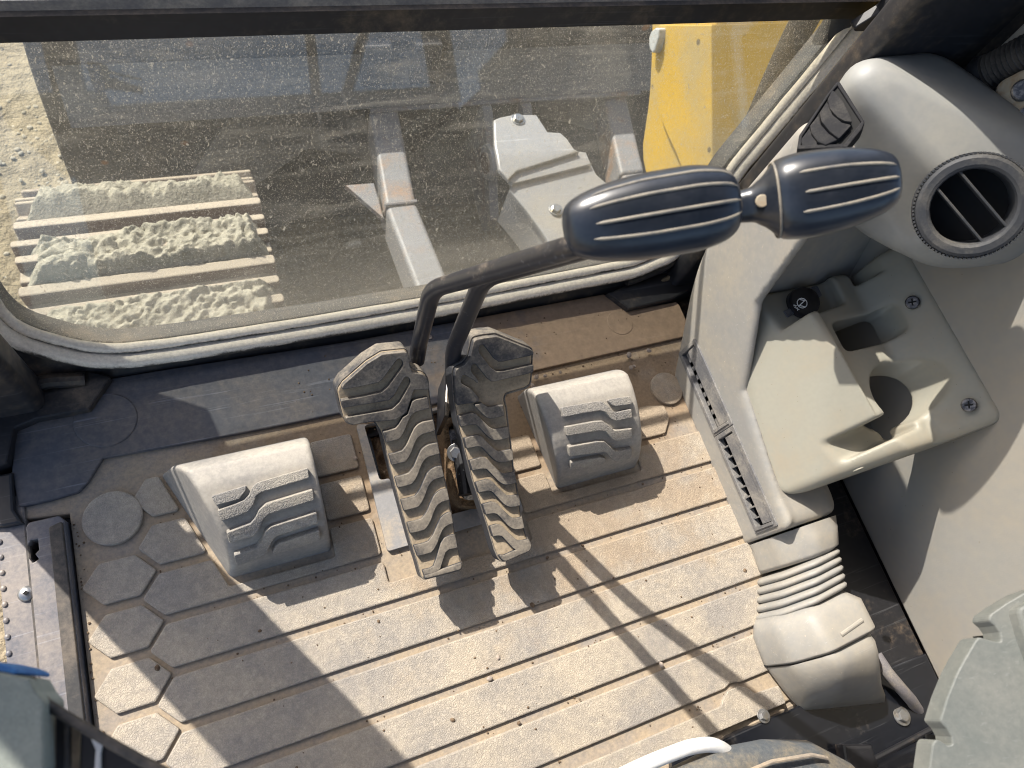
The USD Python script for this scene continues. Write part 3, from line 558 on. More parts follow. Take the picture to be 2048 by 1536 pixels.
def hexpoly(cx, cy, hx=.038, hy=.0232, fx=.0185): return Polygon([(cx - hx, cy), (cx - fx, cy - hy), (cx + fx, cy - hy), (cx + hx, cy), (cx + fx, cy + hy), (cx - fx, cy + hy)])
rows = [.250, .193, .136, .079, .022, -.035, -.092, -.149]
for k, y in enumerate(rows):
    y1 = y + .0472; xl = -.136 - .0005 * k
    rp = Polygon([(xl - .020, (y + y1) / 2), (xl, y), (.64, y), (.64, y1), (xl, y1)])
    if k <= 1: rp = Polygon([(xl - .018, (y + y1) / 2), (xl + .002, y), (.546 if k == 1 else .31, y), (.562 if k == 1 else .31, y + .02), (.562 if k == 1 else .31, y1 - .006), (.535 if k == 1 else .31, y1), (xl, y1)])
    if k == 0: rp = rp.intersection(sbox(-.3, .2, .11, .31))
    rp = rp.difference(obst)
    if y < -.14: rp = rp.difference(Point(.496, -.166).buffer(.02))
    for g in (rp.geoms if hasattr(rp, 'geoms') else [rp]):
        if g.area > 3e-4: obj('rib_pad', prism(rnd(g, .0035), -.001, .0045, .0016), 'mat_pad', mat)
for k in range(6):
    obj('hexagon_pad', prism(rnd(hexpoly(-.1765 - .0004 * k, .188 - .0572 * k), .003), -.001, .0045, .0016), 'mat_pad', mat)
obj('hexagon_pad', prism(rnd(hexpoly(-.118, .248).difference(foot_l.buffer(.004)), .003), -.001, .004, .0014), 'mat_pad', mat) if False else None
obj('round_pad', prism(Point(-.175, .2595).buffer(.0315, quad_segs=12), -.001, .006, .002), 'mat_pad', mat)
obj('round_pad', prism(Point(.578, .259).buffer(.026, quad_segs=12), -.001, .005, .0015), 'mat_pad', mat)
c = at(212, 840, .006); obj('round_pad', prism(Point(c[0], c[1]).buffer(.0345, quad_segs=12), .004, .0078, .0015), 'mat_front', mat)
c = at(1240, 645, .006); obj('round_pad', prism(Point(c[0], c[1]).buffer(.021, quad_segs=12), .004, .0068, .0006), 'mat_front', mat)
lipp = Polygon([(-.2185, -.184), (-.2185, -.166), (.47, -.166), (.478, -.158), (.488, -.1525), (.505, -.1525), (.515, -.158), (.523, -.168), (.56, -.170), (.56, -.192)])
obj('rear_lip', prism(rnd(lipp, .002), -.001, .005, .002), 'mat_pad', mat)

# ---------------------------------------------------------------- pit, its cover plate and what lies in it
cp = thing('pedal_cover_plate', 'grey cover plate framing the pedal opening in the floor mat', 'cover plate', (.2, .22, 0))
outer = P2([at(712, 850, .004), at(737, 850, .004), (.300, .309), (.300, .139), at(775, 1103, .004)])
inn = P2([at(728, 852, .004), at(759, 962, .004), at(779, 957, .004), at(806, 1046, .004), (.166, .160), (.279, .160), (.279, .302)])
obj('plate', prism(rnd(outer, .003).difference(rnd(inn, .004)), -.004, .0065, .002), 'plate_grey', cp)
def lumps(x0, x1, y0, y1, z, amp, sc, seed, n=60):
    U, V = np.meshgrid(np.linspace(x0, x1, n), np.linspace(y0, y1, n)); q = np.column_stack([U.ravel(), V.ravel(), np.zeros(U.size)])
    h = z + amp * (meshkit.fbm(q * sc, 5, seed) - .5); i, j = np.meshgrid(np.arange(n - 1), np.arange(n - 1), indexing='ij'); a = i * n + j
    return trimesh.Trimesh(np.column_stack([q[:, :2], h]), np.vstack([np.stack([a, a + 1, a + n + 1], -1).reshape(-1, 3), np.stack([a, a + n + 1, a + n], -1).reshape(-1, 3)]), process=False)
tag(obj('soil_heap', lumps(.115, .30, .14, .32, -.026, .03, 70, 2, 90), 'soil', smooth=True), 'brown soil lying in the opening under the pedals', 'soil', kind='stuff')
br = thing('pedal_bracket', 'dusty pivot bracket inside the floor opening between the pedals', 'bracket', (.235, .21, -.02))
bo = P2([at(880, 835, .02), at(930, 830, .02), at(975, 960, .02), at(985, 1012, .02), at(920, 1014, .02), at(905, 985, .02)])
bi = bo.buffer(-.0095)
obj('boot', prism(rnd(bo, .012).difference(rnd(bi, .008)), -.03, .02, .004), 'soil', br)
obj('inner_plate', prism(rnd(bi, .006), -.03, .006, .002), 'screw_dark', br)
a0 = at(918, 880, .05); a1 = at(932, 990, .045)
obj('link_rod', tube([a0, a1], .009, 12), 'black_steel', br)
for p in (at(912, 905, .05), at(930, 950, .048)): obj('nut', hexbolt(p, (-.3, -.3, .9), .008), 'bolt_zinc', br)

# ================================================================ FOOTRESTS
fk = [(at(655, 1104, 0)[1] - .009, -.03), (at(655, 1104, 0)[1], 0.)] + [(at(a, b, z)[1], z) for a, b, z in ((655, 1086, .030), (654, 1062, .055), (651, 1030, .077), (646, 990, .094), (639, 945, .106), (630, 915, .110), (622, 890, .109))]
fk += [(fk[-1][0] + .008, .102), (.283, .07), (.300, .0), (.31, -.03)]
fy = PchipInterpolator([a for a, _ in fk], [b for _, b in fk])
def make_foot(name, label, lft, rgt, treads, x0, x1, base_l):
    t = thing(name, label, 'footrest', ((x0 + x1) / 2, .22, 0))
    lp_ = plane3(lft[0], lft[1], lft[2], ((x0 - 1), .2, .05)); rp_ = plane3(rgt[0], rgt[1], rgt[2], ((x1 + 1), .2, .05))
    ft = np.linspace(.14, .32, 361); fvv = fy(np.clip(ft, fk[0][0], .31)); sl_ = np.gradient(fvv, ft)
    def f(x, y, z):
        i = int(min(max((y - .14) / .18 * 360, 0), 359)); d = (z - fvv[i]) / math.sqrt(1 + sl_[i] ** 2)
        return max(smax(smax(d, lp_(x, y, z), .006), rp_(x, y, z), .006), -.004 - z)
    obj('shell', sdf(f, (x0 - .05, .145, -.006), (x1 + .03, .315, .122), .0032), 'foot_rubber', t, smooth=60)
    def fm(uv, h):
        z = fy(np.clip(uv[:, 1], fk[0][0], .31)); s = fy.derivative()(np.clip(uv[:, 1], fk[0][0], .31)); n = np.column_stack([0 * s, -s, 1 + 0 * s]); n /= np.linalg.norm(n, axis=1, keepdims=True)
        return np.column_stack([uv, z]) + n * h[:, None]
    for tp in treads:
        pts = [on(a, b, lambda x, y: float(fy(min(max(y, fk[0][0]), .30))), -.01, .14) for a, b in tp]
        obj('tread_bar', prism(rnd(P2(pts), .0012), -.003, .0062, .0016, fm, .006), 'foot_tread', t, smooth=50)
    return t
zl = lambda pts: zm(pts, .2344, 280, 830)
L_tr = [zl(q) for q in (
    [(612, 690), (770, 640), (915, 598), (905, 640), (850, 708), (760, 735), (645, 765)],
    [(660, 802), (800, 755), (888, 720), (928, 680), (958, 612), (1000, 575), (1200, 515), (1432, 450), (1440, 535), (1250, 590), (1035, 652), (992, 680), (962, 760), (918, 812), (820, 850), (690, 892)],
    [(735, 982), (850, 940), (938, 910), (982, 862), (1012, 800), (1072, 745), (1270, 685), (1470, 625), (1480, 712), (1290, 770), (1092, 830), (1050, 870), (1010, 960), (962, 1012), (870, 1035), (762, 1072)],
    [(795, 1165), (900, 1130), (990, 1100), (1040, 1040), (1062, 970), (1112, 930), (1300, 870), (1500, 810), (1515, 900), (1330, 950), (1150, 1010), (1112, 1060), (1080, 1140), (1010, 1190), (920, 1220), (825, 1255)],
    [(1112, 1162), (1150, 1082), (1182, 1060), (1350, 1005), (1520, 950), (1535, 1035), (1330, 1100)])]
make_foot('foot_rest', 'dusty grey wedge footrest on the mat left of both pedals', [(-.119, .299, 0), (-.064, .156, 0), at(385, 968, .105)], [(.052, .298, 0), (.052, .158, 0), at(622, 892, .109)], L_tr, -.12, .052, 0)
zr = lambda pts: zm(pts, .1953, 1000, 720)
R_tr = [zr(q) for q in (
    [(1080, 410), (1200, 388), (1320, 370), (1330, 450), (1240, 464), (1160, 475), (1122, 458)],
    [(610, 490), (780, 460), (950, 430), (1025, 426), (1080, 470), (1130, 522), (1180, 530), (1325, 497), (1330, 580), (1170, 618), (1120, 600), (1060, 530), (1005, 516), (820, 548), (630, 586)],
    [(650, 677), (800, 650), (960, 620), (1030, 616), (1090, 660), (1150, 710), (1330, 685), (1330, 775), (1180, 810), (1130, 795), (1060, 720), (1000, 710), (830, 738), (668, 768)],
    [(680, 870), (830, 842), (980, 815), (1050, 815), (1100, 860), (1160, 908), (1330, 882), (1325, 982), (1170, 1013), (1120, 985), (1060, 912), (870, 938), (692, 965)],
    [(702, 1020), (850, 992), (1010, 965), (1050, 975), (1080, 1012), (1000, 1045), (850, 1070), (706, 1094)])]
make_foot('foot_rest', 'dusty grey wedge footrest on the mat between the right pedal and the grey air duct', [(.345, .304, 0), (.357, .158, 0), at(1070, 796, .105)], [(.486, .30, 0), (.483, .158, 0), at(1264, 764, .109)], R_tr, .335, .485, 0)

# ================================================================ TRAVEL PEDALS with levers
py = PchipInterpolator([.05, .08, .12, .16, .20, .235, .265, .30, .34, .37], [.055, .066, .078, .092, .108, .127, .15, .184, .226, .26])
def pf(x, y): return float(py(min(max(y, .05), .37)))
def pmap(uv, h):
    y = np.clip(uv[:, 1], .05, .37); s = py.derivative()(y); n = np.column_stack([0 * s, -s, 1 + 0 * s]); n /= np.linalg.norm(n, axis=1, keepdims=True)
    return np.column_stack([uv, py(y)]) + n * h[:, None]
def ppoly(pxs): return P2([on(a, b, pf, .0, .3) for a, b in pxs])
z1 = lambda pts: zm(pts, .2441, 640, 620)
z2 = lambda pts: zm(pts, .2246, 700, 860)
def strip(pxs, w):
    l = LineString([on(a, b, pf, 0, .3)[:2] for a, b in pxs]); return l.buffer(w, quad_segs=4)
def make_pedal(label, outline, heads, grooves, bars, tip, loc, rod, grip):
    t = thing('travel_pedal', label, 'pedal', loc)
    full = rnd(ppoly(outline), .004)
    obj('pedal_plate', prism(full, -.022, 0, .004, pmap, .012), 'pedal_groove', t, smooth=50)
    side_ = full.buffer(.0012)
    obj('rubber_rim', prism(side_.difference(full.buffer(-.0006)), -.0225, -.0015, .0005, pmap, .012), 'pedal_rubber', t, smooth=50)
    hp = ppoly(heads).intersection(full.buffer(-.0006))
    for g in grooves: hp = hp.difference(strip(g, .0042))
    for g in (hp.geoms if hasattr(hp, 'geoms') else [hp]):
        if g.area > 4e-5: obj('head_pad', prism(rnd(g, .0015), -.002, .0055, .0016, pmap, .008), 'pedal_rubber', t, smooth=50)
    narrow = full.buffer(-.0006).difference(ppoly(heads).buffer(.002))
    for b in bars + [tip]:
        q = ppoly(b).buffer(0).intersection(narrow)
        for g in (q.geoms if hasattr(q, 'geoms') else [q]):
            if g.area > 4e-5: obj('tread_bar', prism(rnd(g, .0012), -.002, .0058, .0016, pmap, .006), 'pedal_rubber', t, smooth=50)
    return t
barL_top, barL_bot = [(378, 412), (445, 400), (512, 380), (540, 345), (562, 310), (592, 235), (622, 172), (655, 140), (692, 120), (800, 98)], [(815, 202), (735, 220), (690, 234), (660, 255), (640, 282), (617, 335), (598, 390), (570, 445), (540, 480), (475, 498), (396, 516)]
def shift(q, k, dx, dy): return [(a + k * dx, b + k * dy) for a, b in q]
barsL = [z2(shift(barL_top + barL_bot, k, 58, 203)) for k in range(-3, 4)] + [z2([(635, 1240), (700, 1226), (735, 1205), (755, 1150), (775, 1080), (800, 1000), (830, 955), (870, 935), (930, 922), (950, 1050), (870, 1062), (840, 1090), (815, 1170), (795, 1235), (760, 1262), (650, 1290)])]
outL = z1([(715, 322), (730, 455), (760, 492), (835, 508), (878, 545), (888, 600), (895, 700), (960, 1075), (1005, 1330)]) + z2([(850, 470), (880, 620), (935, 945), (985, 1165), (1000, 1205), (985, 1245), (660, 1330), (642, 1310), (600, 1160), (552, 1020), (495, 820), (435, 600), (385, 410), (330, 200), (300, 70)]) + z1([(495, 980), (445, 905), (250, 938), (200, 900), (172, 800), (140, 655), (180, 590), (380, 415), (500, 342), (640, 327)])
headL = z1([(715, 300), (740, 300), (740, 500), (900, 500), (900, 640), (760, 640), (700, 830), (625, 880), (600, 892), (445, 905), (250, 960), (150, 950), (100, 650), (180, 560), (380, 390), (500, 320)])
grL = [z1([(120, 690), (330, 655), (482, 622), (522, 590), (640, 430)]), z1([(150, 835), (400, 795), (570, 765), (618, 720), (700, 575)])]
left = make_pedal('left travel pedal with worn black rubber treads, its lever holding the nearer grip', outL, headL, grL, barsL, z2([(650, 1285), (820, 1228), (985, 1170), (1005, 1215), (985, 1250), (660, 1340)]), (.16, .22, .06), None, None)
barR_top, barR_bot = [(985, 72), (1050, 55), (1120, 36), (1150, 42), (1172, 60), (1205, 98), (1240, 132), (1272, 162), (1305, 184), (1345, 182), (1440, 162)], [(1450, 262), (1370, 284), (1322, 288), (1290, 275), (1258, 250), (1218, 206), (1182, 168), (1160, 148), (1130, 142), (1075, 152), (1000, 168)]
barsR = [z2(shift(barR_top + barR_bot, k, 45, 199)) for k in range(-4, 5)]
outR = z1([(1232, 300), (1245, 228), (1340, 208), (1440, 198), (1600, 262), (1745, 320), (1738, 500), (1728, 610), (1690, 640), (1520, 690), (1512, 740), (1530, 800), (1565, 1100), (1598, 1400)]) + z2([(1468, 380), (1500, 600), (1540, 850), (1570, 940), (1600, 1000), (1610, 1040), (1595, 1075), (1385, 1165), (1350, 1168), (1320, 1130), (1290, 1060), (1235, 870), (1165, 660), (1100, 455), (1050, 270), (1005, 80)]) + z1([(1150, 1000), (1125, 880), (1105, 760), (1092, 600), (1090, 490), (1110, 462), (1170, 435), (1212, 380)])
headR = z1([(1232, 180), (1440, 180), (1600, 240), (1780, 320), (1780, 640), (1690, 660), (1520, 690), (1480, 715), (1400, 712), (1330, 650), (1300, 740), (1060, 780), (1060, 470), (1120, 440), (1200, 400), (1225, 300)])
grR = [z1([(1315, 312), (1400, 425), (1440, 452), (1480, 452), (1600, 425), (1790, 385)]), z1([(1252, 470), (1340, 580), (1380, 612), (1420, 612), (1600, 570), (1790, 525)]), z1([(1170, 560), (1240, 600), (1310, 680), (1330, 760)])]
right = make_pedal('right travel pedal with worn black rubber treads, its lever holding the farther grip', outR, headR, grR, barsR, z2([(1300, 1100), (1360, 1110), (1600, 1000), (1625, 1060), (1380, 1180), (1330, 1180)]), (.25, .22, .06), None, None)
def pivot(t, x):
    obj('pivot_arm', join(tube([(x, .215, .09), (x, .20, .0), (x + .004, .21, -.05)], .014, 10), bx(x - .016, x + .016, .16, .27, .055, .08, .005)), 'black_steel', t)
pivot(left, .172); pivot(right, .252)
# levers
def lever(t, pts, bend): obj('lever_rod', tube(pts, [.0094, .0092, .0090, .0078, .0074], 18, bend), 'rod_black', t, smooth=60)
Lp = [at(833, 722, .15), at(838, 690, .175), at(864, 578, .325), at(1150, 493, .545), at(1250, 462, .56)]
Rp = [at(905, 760, .12), at(906, 700, .185), at(966, 557, .345), at(1490, 410, .562), at(1560, 400, .572)]
lever(left, Lp, .026); lever(right, Rp, .02)
obj('lever_arm', prism(P2([at(893, 735, .1), at(905, 728, .1), at(902, 800, .1), at(898, 832, .1), at(889, 832, .1)]), .03, .1, .002), 'rod_black', right)
def grip(t, p0, p1, prof, flat=.8, ribs=(-38, -13, 12, 37), r0=.14, r1=.97, nk=None):
    """lofted grip: prof = [(t, half width), ...]"""
    p0, p1 = np.asarray(p0), np.asarray(p1); d = p1 - p0; Ln = np.linalg.norm(d); d /= Ln
    mid = (p0 + p1) / 2; n = CAM - mid; n -= d * (n @ d); n /= np.linalg.norm(n); w = np.cross(d, n)
    f = PchipInterpolator([a for a, _ in prof], [b for _, b in prof]); T = (1 - np.cos(np.linspace(0, np.pi, 42))) / 2; S = 40
    ang = np.arange(S) * 2 * np.pi / S
    def surf(tt, a, lift=0):
        r = float(f(tt)) + lift; e = 2.5; ca, sa = math.cos(a), math.sin(a)
        k = (abs(ca) ** e + abs(sa) ** e) ** (-1 / e)
        return p0 + d * Ln * tt + (w * ca * k * r + n * sa * k * r * flat)
    V = [surf(tt, a) for tt in T for a in ang]; k = len(T)
    i, j = np.meshgrid(np.arange(k - 1), np.arange(S), indexing='ij'); s2 = (j + 1) % S
    F = np.vstack([np.stack([i * S + j, (i + 1) * S + s2, i * S + s2], -1).reshape(-1, 3), np.stack([i * S + j, (i + 1) * S + j, (i + 1) * S + s2], -1).reshape(-1, 3)])
    g = obj('grip', trimesh.Trimesh(np.array(V), F[:, ::-1], process=False), 'grip_black', t, smooth=True)
    for q, a in enumerate(ribs):
        ts = np.linspace(r0 + .02 * (q % 2), r1 - .012 * abs(q - 1.5), 24); aa = math.radians(90 + a)
        obj('grip_rib', tube([surf(x, aa + 0.0 * x, -.0003) for x in ts], [.0004] + [.00115] * 22 + [.0004], 8), 'grip_rib', g, smooth=60)
    return g, surf, d, n
grip(left, at(1126, 462, .548), at(1478, 402, .58), [(0, .0), (.012, .0105), (.05, .0165), (.15, .0215), (.3, .0250), (.5, .0270), (.7, .0270), (.85, .0246), (.94, .0200), (.985, .0120), (1, 0)], ribs=(28, 2, -22, 50))
g2, s2f, d2, n2 = grip(right, at(1462, 417, .556), at(1800, 357, .606), [(0, .0), (.01, .0095), (.06, .0108), (.13, .0118), (.17, .0145), (.213, .0175), (.26, .0232), (.3, .0262), (.43, .0280), (.61, .0270), (.78, .0238), (.913, .0190), (.969, .0146), (.991, .0085), (1, 0)], ribs=(30, 4, -21), r0=.39, r1=.965)
obj('grip_collar', tube([s2f(.268, a, .0004) for a in np.linspace(0, 2 * np.pi, 40)], .0009, 8), 'grip_rib', g2, smooth=60)
cs = s2f(.175, math.radians(95), .0); obj('grip_screw', disc(cs - n2 * .001, n2, .0042, .0022, 20, .0006), 'bracket_tan', g2)

# ================================================================ AIR DUCT CONSOLE, right
ad = thing('air_duct', 'pale grey plastic air duct console with vents along the right of the floor mat', 'air duct', (.68, .15, 0))
slots = [z5 for z5 in (zm([(110, 245), (230, 130), (495, 700), (330, 750)], .2994, 1320, 640), zm([(365, 790), (495, 715), (790, 1350), (630, 1440)], .2994, 1320, 640))]
sl3 = [[atX(a, b, .600) for a, b in s] for s in slots]
slot_boxes = [(min(p[1] for p in s) + .006, max(p[1] for p in s) - .004, .041, .082) for s in sl3]
def duct(x, y, z):
    side = .600 - x + .010 * max(0, (z - .20)) ** 1 * 1.0
    front1 = (y - .287) * .836 - z * .549
    front = smax(front1, y - .403, .05)
    body = smax(side, x - .82, .02)
    body = smax(body, front, .02)
    body = smax(body, -(y - .0105), .004)
    top = z - (.112 + .20 * max(0, y - .05) + 1.0 * max(0, y - .195) + 4.2 * max(0, y - .276))       # low under the tray, a tall column at the front
    rear_col = math.hypot(x - .70, 0) * 0
    # hollow behind the front column, where the cup tray sits
    hol = smax(smax(.613 - x, y - min(.345, .216 + .40 * z) - .9 * (x - .70) ** 2, .03), .105 - z, .01)
    b = smax(body, smax(top, z - .415, .02), .022)
    return smax(b, -hol, .012)
def duct2(x, y, z):
    v = duct(x, y, z)
    for a0_, a1_, z0_, z1_ in slot_boxes:
        q = max(a0_ - y, y - a1_, z0_ - z, z - z1_, x - .628)
        v = max(v, -q)
    if z < .14 and y < .06: v = max(v, smax(v, x - .70, .03))
    return max(v, -z - .002)
obj('console_body', sdf(duct2, (.585, .0, -.004), (.83, .42, .48), .0046), 'console_grey', ad, smooth=50)
for k, (s, (ya, yb, za, zb_)) in enumerate(zip(sl3, slot_boxes)):
    vt = obj('side_vent', prism(rnd(sbox(ya - .005, za - .005, yb + .005, zb_ + .006), .002).difference(sbox(ya + .0015, za + .002, yb - .0015, zb_ - .002)), -.006, .0025, .001, fwall(.6005)), 'vent_grey', ad, label='closed side vent, nearer the window' if k == 0 else 'open side vent with seven slats, nearer the seat')
    obj('vent_back', join(bx(.622, .6275, ya + .0005, yb - .0005, za + .0005, zb_ - .0005), bx(.603, .622, ya + .0005, yb - .0005, za + .0004, za + .0015), bx(.603, .622, ya + .0004, ya + .0014, za + .0015, zb_ - .0015), bx(.603, .622, yb - .0014, yb - .0004, za + .0015, zb_ - .0015), bx(.603, .622, ya + .0005, yb - .0005, zb_ - .0015, zb_ - .0005)), 'dark_void', vt)
    # the flap along the upper side
    fl_ = Polygon([(.5985, zb_ - .003), (.5985, zb_ - .022), (.6005, zb_ - .023), (.602, zb_ - .003)])
    obj('flap', prism(fl_, ya + .004, yb - .004, .0005, lambda uv, h: np.column_stack([uv[:, 0], h, uv[:, 1]])), 'vent_grey', vt)
    n = 8
    for i in range(n):
        yy = ya + (yb - ya) * (i + 1) / (n + 1)
        if k == 0:
            obj('slat', bx(.602, .606, yy - .011, yy + .010, za + .008, za + .018), 'vent_grey', vt)
        else:
            obj('slat', place(bx(0, .018, -.001, .001, za + .002, zb_ - .022), (.6005, yy, 0), (1, 0, 0), (0, 1, 0), (0, 0, 1)), 'vent_grey', vt)
    obj('vent_rim', join(bx(.5965, .60, ya - .001, ya + .003, za, zb_)), 'vent_grey', vt)
# bellows and lower duct pieces, running back along the floor
def section(y, xl, xr, zt, r, z0=-.002):
    p = rnd(Polygon([(xl, z0), (xr, z0), (xr, zt * .75), (xr - .016, zt), (xl + .034, zt), (xl + .004, zt * .60)]), r * .55); L = LineString(p.exterior.coords); n = 48
    c0 = np.array([[L.interpolate(k / n, normalized=True).x, L.interpolate(k / n, normalized=True).y] for k in range(n)])
    k0 = int(np.argmin(np.abs(np.arctan2(c0[:, 1] - zt * .4, c0[:, 0] - (xl + xr) / 2)))); return np.roll(c0, -k0, 0)
def loft(secs, ys, tilt=None):
    n = len(secs[0]); V = []
    for q_, (s, y) in enumerate(zip(secs, ys)):
        tt = 0 if tilt is None else (tilt if np.ndim(tilt) == 0 else tilt[q_])
        V.append(np.column_stack([s[:, 0], y + (s[:, 0] - .63) * tt, s[:, 1]]))
    k = len(V); V = np.vstack(V); i, j = np.meshgrid(np.arange(k - 1), np.arange(n), indexing='ij'); q = (j + 1) % n
    F = np.vstack([np.stack([i * n + j, i * n + q, (i + 1) * n + q], -1).reshape(-1, 3), np.stack([i * n + j, (i + 1) * n + q, (i + 1) * n + j], -1).reshape(-1, 3)])
    for a, flip in ((0, False), (k - 1, True)):
        c = len(V); V = np.vstack([V, V[a * n:(a + 1) * n].mean(0)]); e = np.arange(n); t = np.column_stack([np.full(n, c), a * n + (e + 1) % n, a * n + e]); F = np.vstack([F, t[:, ::-1] if flip else t])
    m = trimesh.Trimesh(V, F, process=False); m.fix_normals(); return m
obj('joint_piece', loft([section(0, .6005, .695, .105, .018), section(0, .600, .692, .103, .018), section(0, .5985, .684, .099, .018), section(0, .60, .672, .09, .016)], [.0075, -.006, -.028, -.034]), 'console_grey', ad, smooth=45)
S, Y = [], []
for k in range(5):
    yc = -.040 - k * .0098; x0 = .588 - .006 * k; x1 = .684 - .003 * k
    for q, o in ((-.0045, .006), (-.0028, .0012), (0, 0), (.0028, .0012), (.0045, .006)):
        S.append(section(0, x0 + o, x1 - o, .096 - o, .02)); Y.append(yc - q)
obj('bellows', loft(S, Y, .10), 'console_grey', ad, smooth=60)
obj('lower_duct', loft([section(0, .563, .665, .085, .02), section(0, .556, .668, .092, .02), section(0, .548, .676, .104, .022), section(0, .547, .676, .106, .022), section(0, .552, .672, .104, .022)], [-.082, -.088, -.10, -.135, -.139], .06), 'console_grey', ad, smooth=45)
obj('moulded_rib', tube([(.606, -.127, .1040), (.645, -.1205, .1040)], .0032, 10), 'console_grey', ad)
obj('end_duct', loft([section(0, .551, .668, .100, .02), section(0, .552, .669, .103, .02), section(0, .556, .669, .099, .02), section(0, .560, .671, .085, .022), section(0, .566, .680, .06, .02), section(0, .572, .692, .038, .014), section(0, .574, .698, .020, .008)], [-.1405, -.150, -.163, -.182, -.200, -.212, -.220], [.06, .03, 0, -.08, -.16, -.22, -.25]), 'console_grey', ad, smooth=45)
# cowl on top of the front column, with the round vent and the defroster slot
sp = Manifold.sphere(.03, 40)
keys = [at(1736, 178, .452), at(1845, 165, .452), at(1885, 190, .452), at(2075, 335, .47), at(1835, 462, .365), at(1890, 484, .368), at(1975, 480, .385), at(2080, 450, .42), at(1755, 420, .35), at(1672, 330, .35), at(1700, 250, .41), at(1950, 400, .432)]
cwl = trimesh.Trimesh(*arr(Manifold.batch_hull([sp.translate(tuple(map(float, k))) for k in keys]).refine_to_length(.008)), process=True)
trimesh.smoothing.filter_taubin(cwl, .6, .55, 60)
vc = at(1943, 413, .462); vn = CAM - vc; vn /= np.linalg.norm(vn); vn = vn + np.array([.10, -.10, .05]); vn /= np.linalg.norm(vn)
X, Yv, Z = frame(vn, (.25, 1, 0))
bore = place(prism(Point(0, 0).buffer(.0372, quad_segs=16), -.034, .05, 0), vc, X, Yv, Z)
cm_ = Manifold(manifold3d.Mesh(np.asarray(cwl.vertices, np.float32), np.asarray(cwl.faces, np.uint32))); bm_ = Manifold(manifold3d.Mesh(np.asarray(bore.vertices, np.float32), np.asarray(bore.faces, np.uint32)))
obj('cowl', cm_ - bm_ if cm_.num_tri() and bm_.num_tri() else cwl, 'cowl_grey', ad, smooth=50)
rv = obj('round_vent', place(prism(Point(0, 0).buffer(.0495, quad_segs=20).difference(Point(0, 0).buffer(.0355, quad_segs=16)), -.03, .006, .004), vc, X, Yv, Z), 'vent_black', ad)
obj('vent_bowl', place(join(prism(Point(0, 0).buffer(.0369, quad_segs=16), -.0335, -.029, 0), prism(Point(0, 0).buffer(.0369, quad_segs=16).difference(Point(0, 0).buffer(.0362, quad_segs=16)), -.029, -.001, 0)), vc, X, Yv, Z), 'dark_void', rv)
for k in range(84):
    a = 2 * np.pi * k / 84; c = vc + (X * math.cos(a) + Yv * math.sin(a)) * .0500; t_ = -X * math.sin(a) + Yv * math.cos(a); o_ = X * math.cos(a) + Yv * math.sin(a)
    obj('knurl', place(bx(-.0011, .0011, -.0008, .0010, -.010, .004), c, t_, o_, Z), 'vent_black', rv, smooth=False)
for xx in (-.012, .011):
    obj('vane', place(prism(Polygon([(xx - .0012, -.0345), (xx + .0012, -.0345), (xx + .0012, .0345), (xx - .0012, .0345)]), -.016, .003, .0006), vc, X * .94 + Yv * .34, Yv * .94 - X * .34, Z), 'vent_black', rv)
# defroster slot on the cowl's window side
dz = lambda pts: zm(pts, .21875, 1600, 0)
dn = np.array([-.52, .05, .85]); dn /= np.linalg.norm(dn); dc = at(1663, 232, .452)
def onpl(a, b, c, n):
    d = ray(a, b); return CAM + d * (((c - CAM) @ n) / (d @ n))
X, Yd, Z = frame(dn, (0, 1, 0))
def dpoly(pts, off=0.0): return Polygon([((p - dc) @ X, (p - dc) @ Yd) for p in (onpl(a, b, dc, dn) for a, b in dz(pts))])
dout = dpoly([(350, 745), (590, 1130), (560, 1200), (430, 1360), (-30, 1380), (-10, 1250), (250, 870)])
dv = obj('defrost_vent', place(prism(rnd(dout, .002).difference(dpoly([(340, 800), (555, 1130), (400, 1330), (10, 1340), (20, 1260), (270, 880)])), -.012, .003, .001), dc, X, Yd, Z), 'louvre_black', ad)
obj('vent_floor', place(prism(dout.buffer(-.002), -.012, .0006, 0), dc, X, Yd, Z), 'dark_void', dv)
for k, pts in enumerate(([(290, 860), (245, 950), (260, 1030), (330, 1110), (400, 1150), (472, 1160), (440, 1080), (380, 960)], [(245, 960), (175, 1060), (190, 1140), (260, 1230), (350, 1300), (465, 1175), (380, 1155), (290, 1080)], [(170, 1070), (85, 1170), (100, 1240), (160, 1320), (230, 1350), (345, 1300), (260, 1240), (190, 1160)], [(90, 1180), (5, 1290), (20, 1350), (160, 1355), (150, 1310), (105, 1250)])):
    obj('louvre', place(prism(rnd(dpoly(pts), .0012), -.004, .0075 - .0016 * k, .0012), dc, X, Yd, Z), 'louvre_black', dv)

# ================================================================ CUP TRAY
ct = thing('cup_holder_tray', 'greenish grey moulded cup holder tray with a deep pocket screwed to the side panel', 'cup holder', (.71, .16, .15))
A_, Rr = at(1648, 668, .247), at(1755, 828, .247)
C1, C2 = np.array([.602, .238, .205]), np.array([.602, .055, .122])
pl1 = plane3(A_, C1, C2, (.5, .1, .4))
def onplane3(a, b, p, q, r):
    n = np.cross(q - p, r - p); d = ray(a, b); return CAM + d * (((p - CAM) @ n) / (d @ n))
B_ = onplane3(1645, 945, A_, C1, C2)
pl4 = plane3(A_, Rr, B_, (.6, .05, .4))
cup_c = at(1799, 782, .228); poc = [at(a, b, .230) for a, b in ((1659, 640), (1772, 626), (1793, 678), (1693, 698))]
pcx, pcy = np.mean([p[0] for p in poc]), np.mean([p[1] for p in poc])
rx0, rx1 = at(1640, 630, .247), Rr
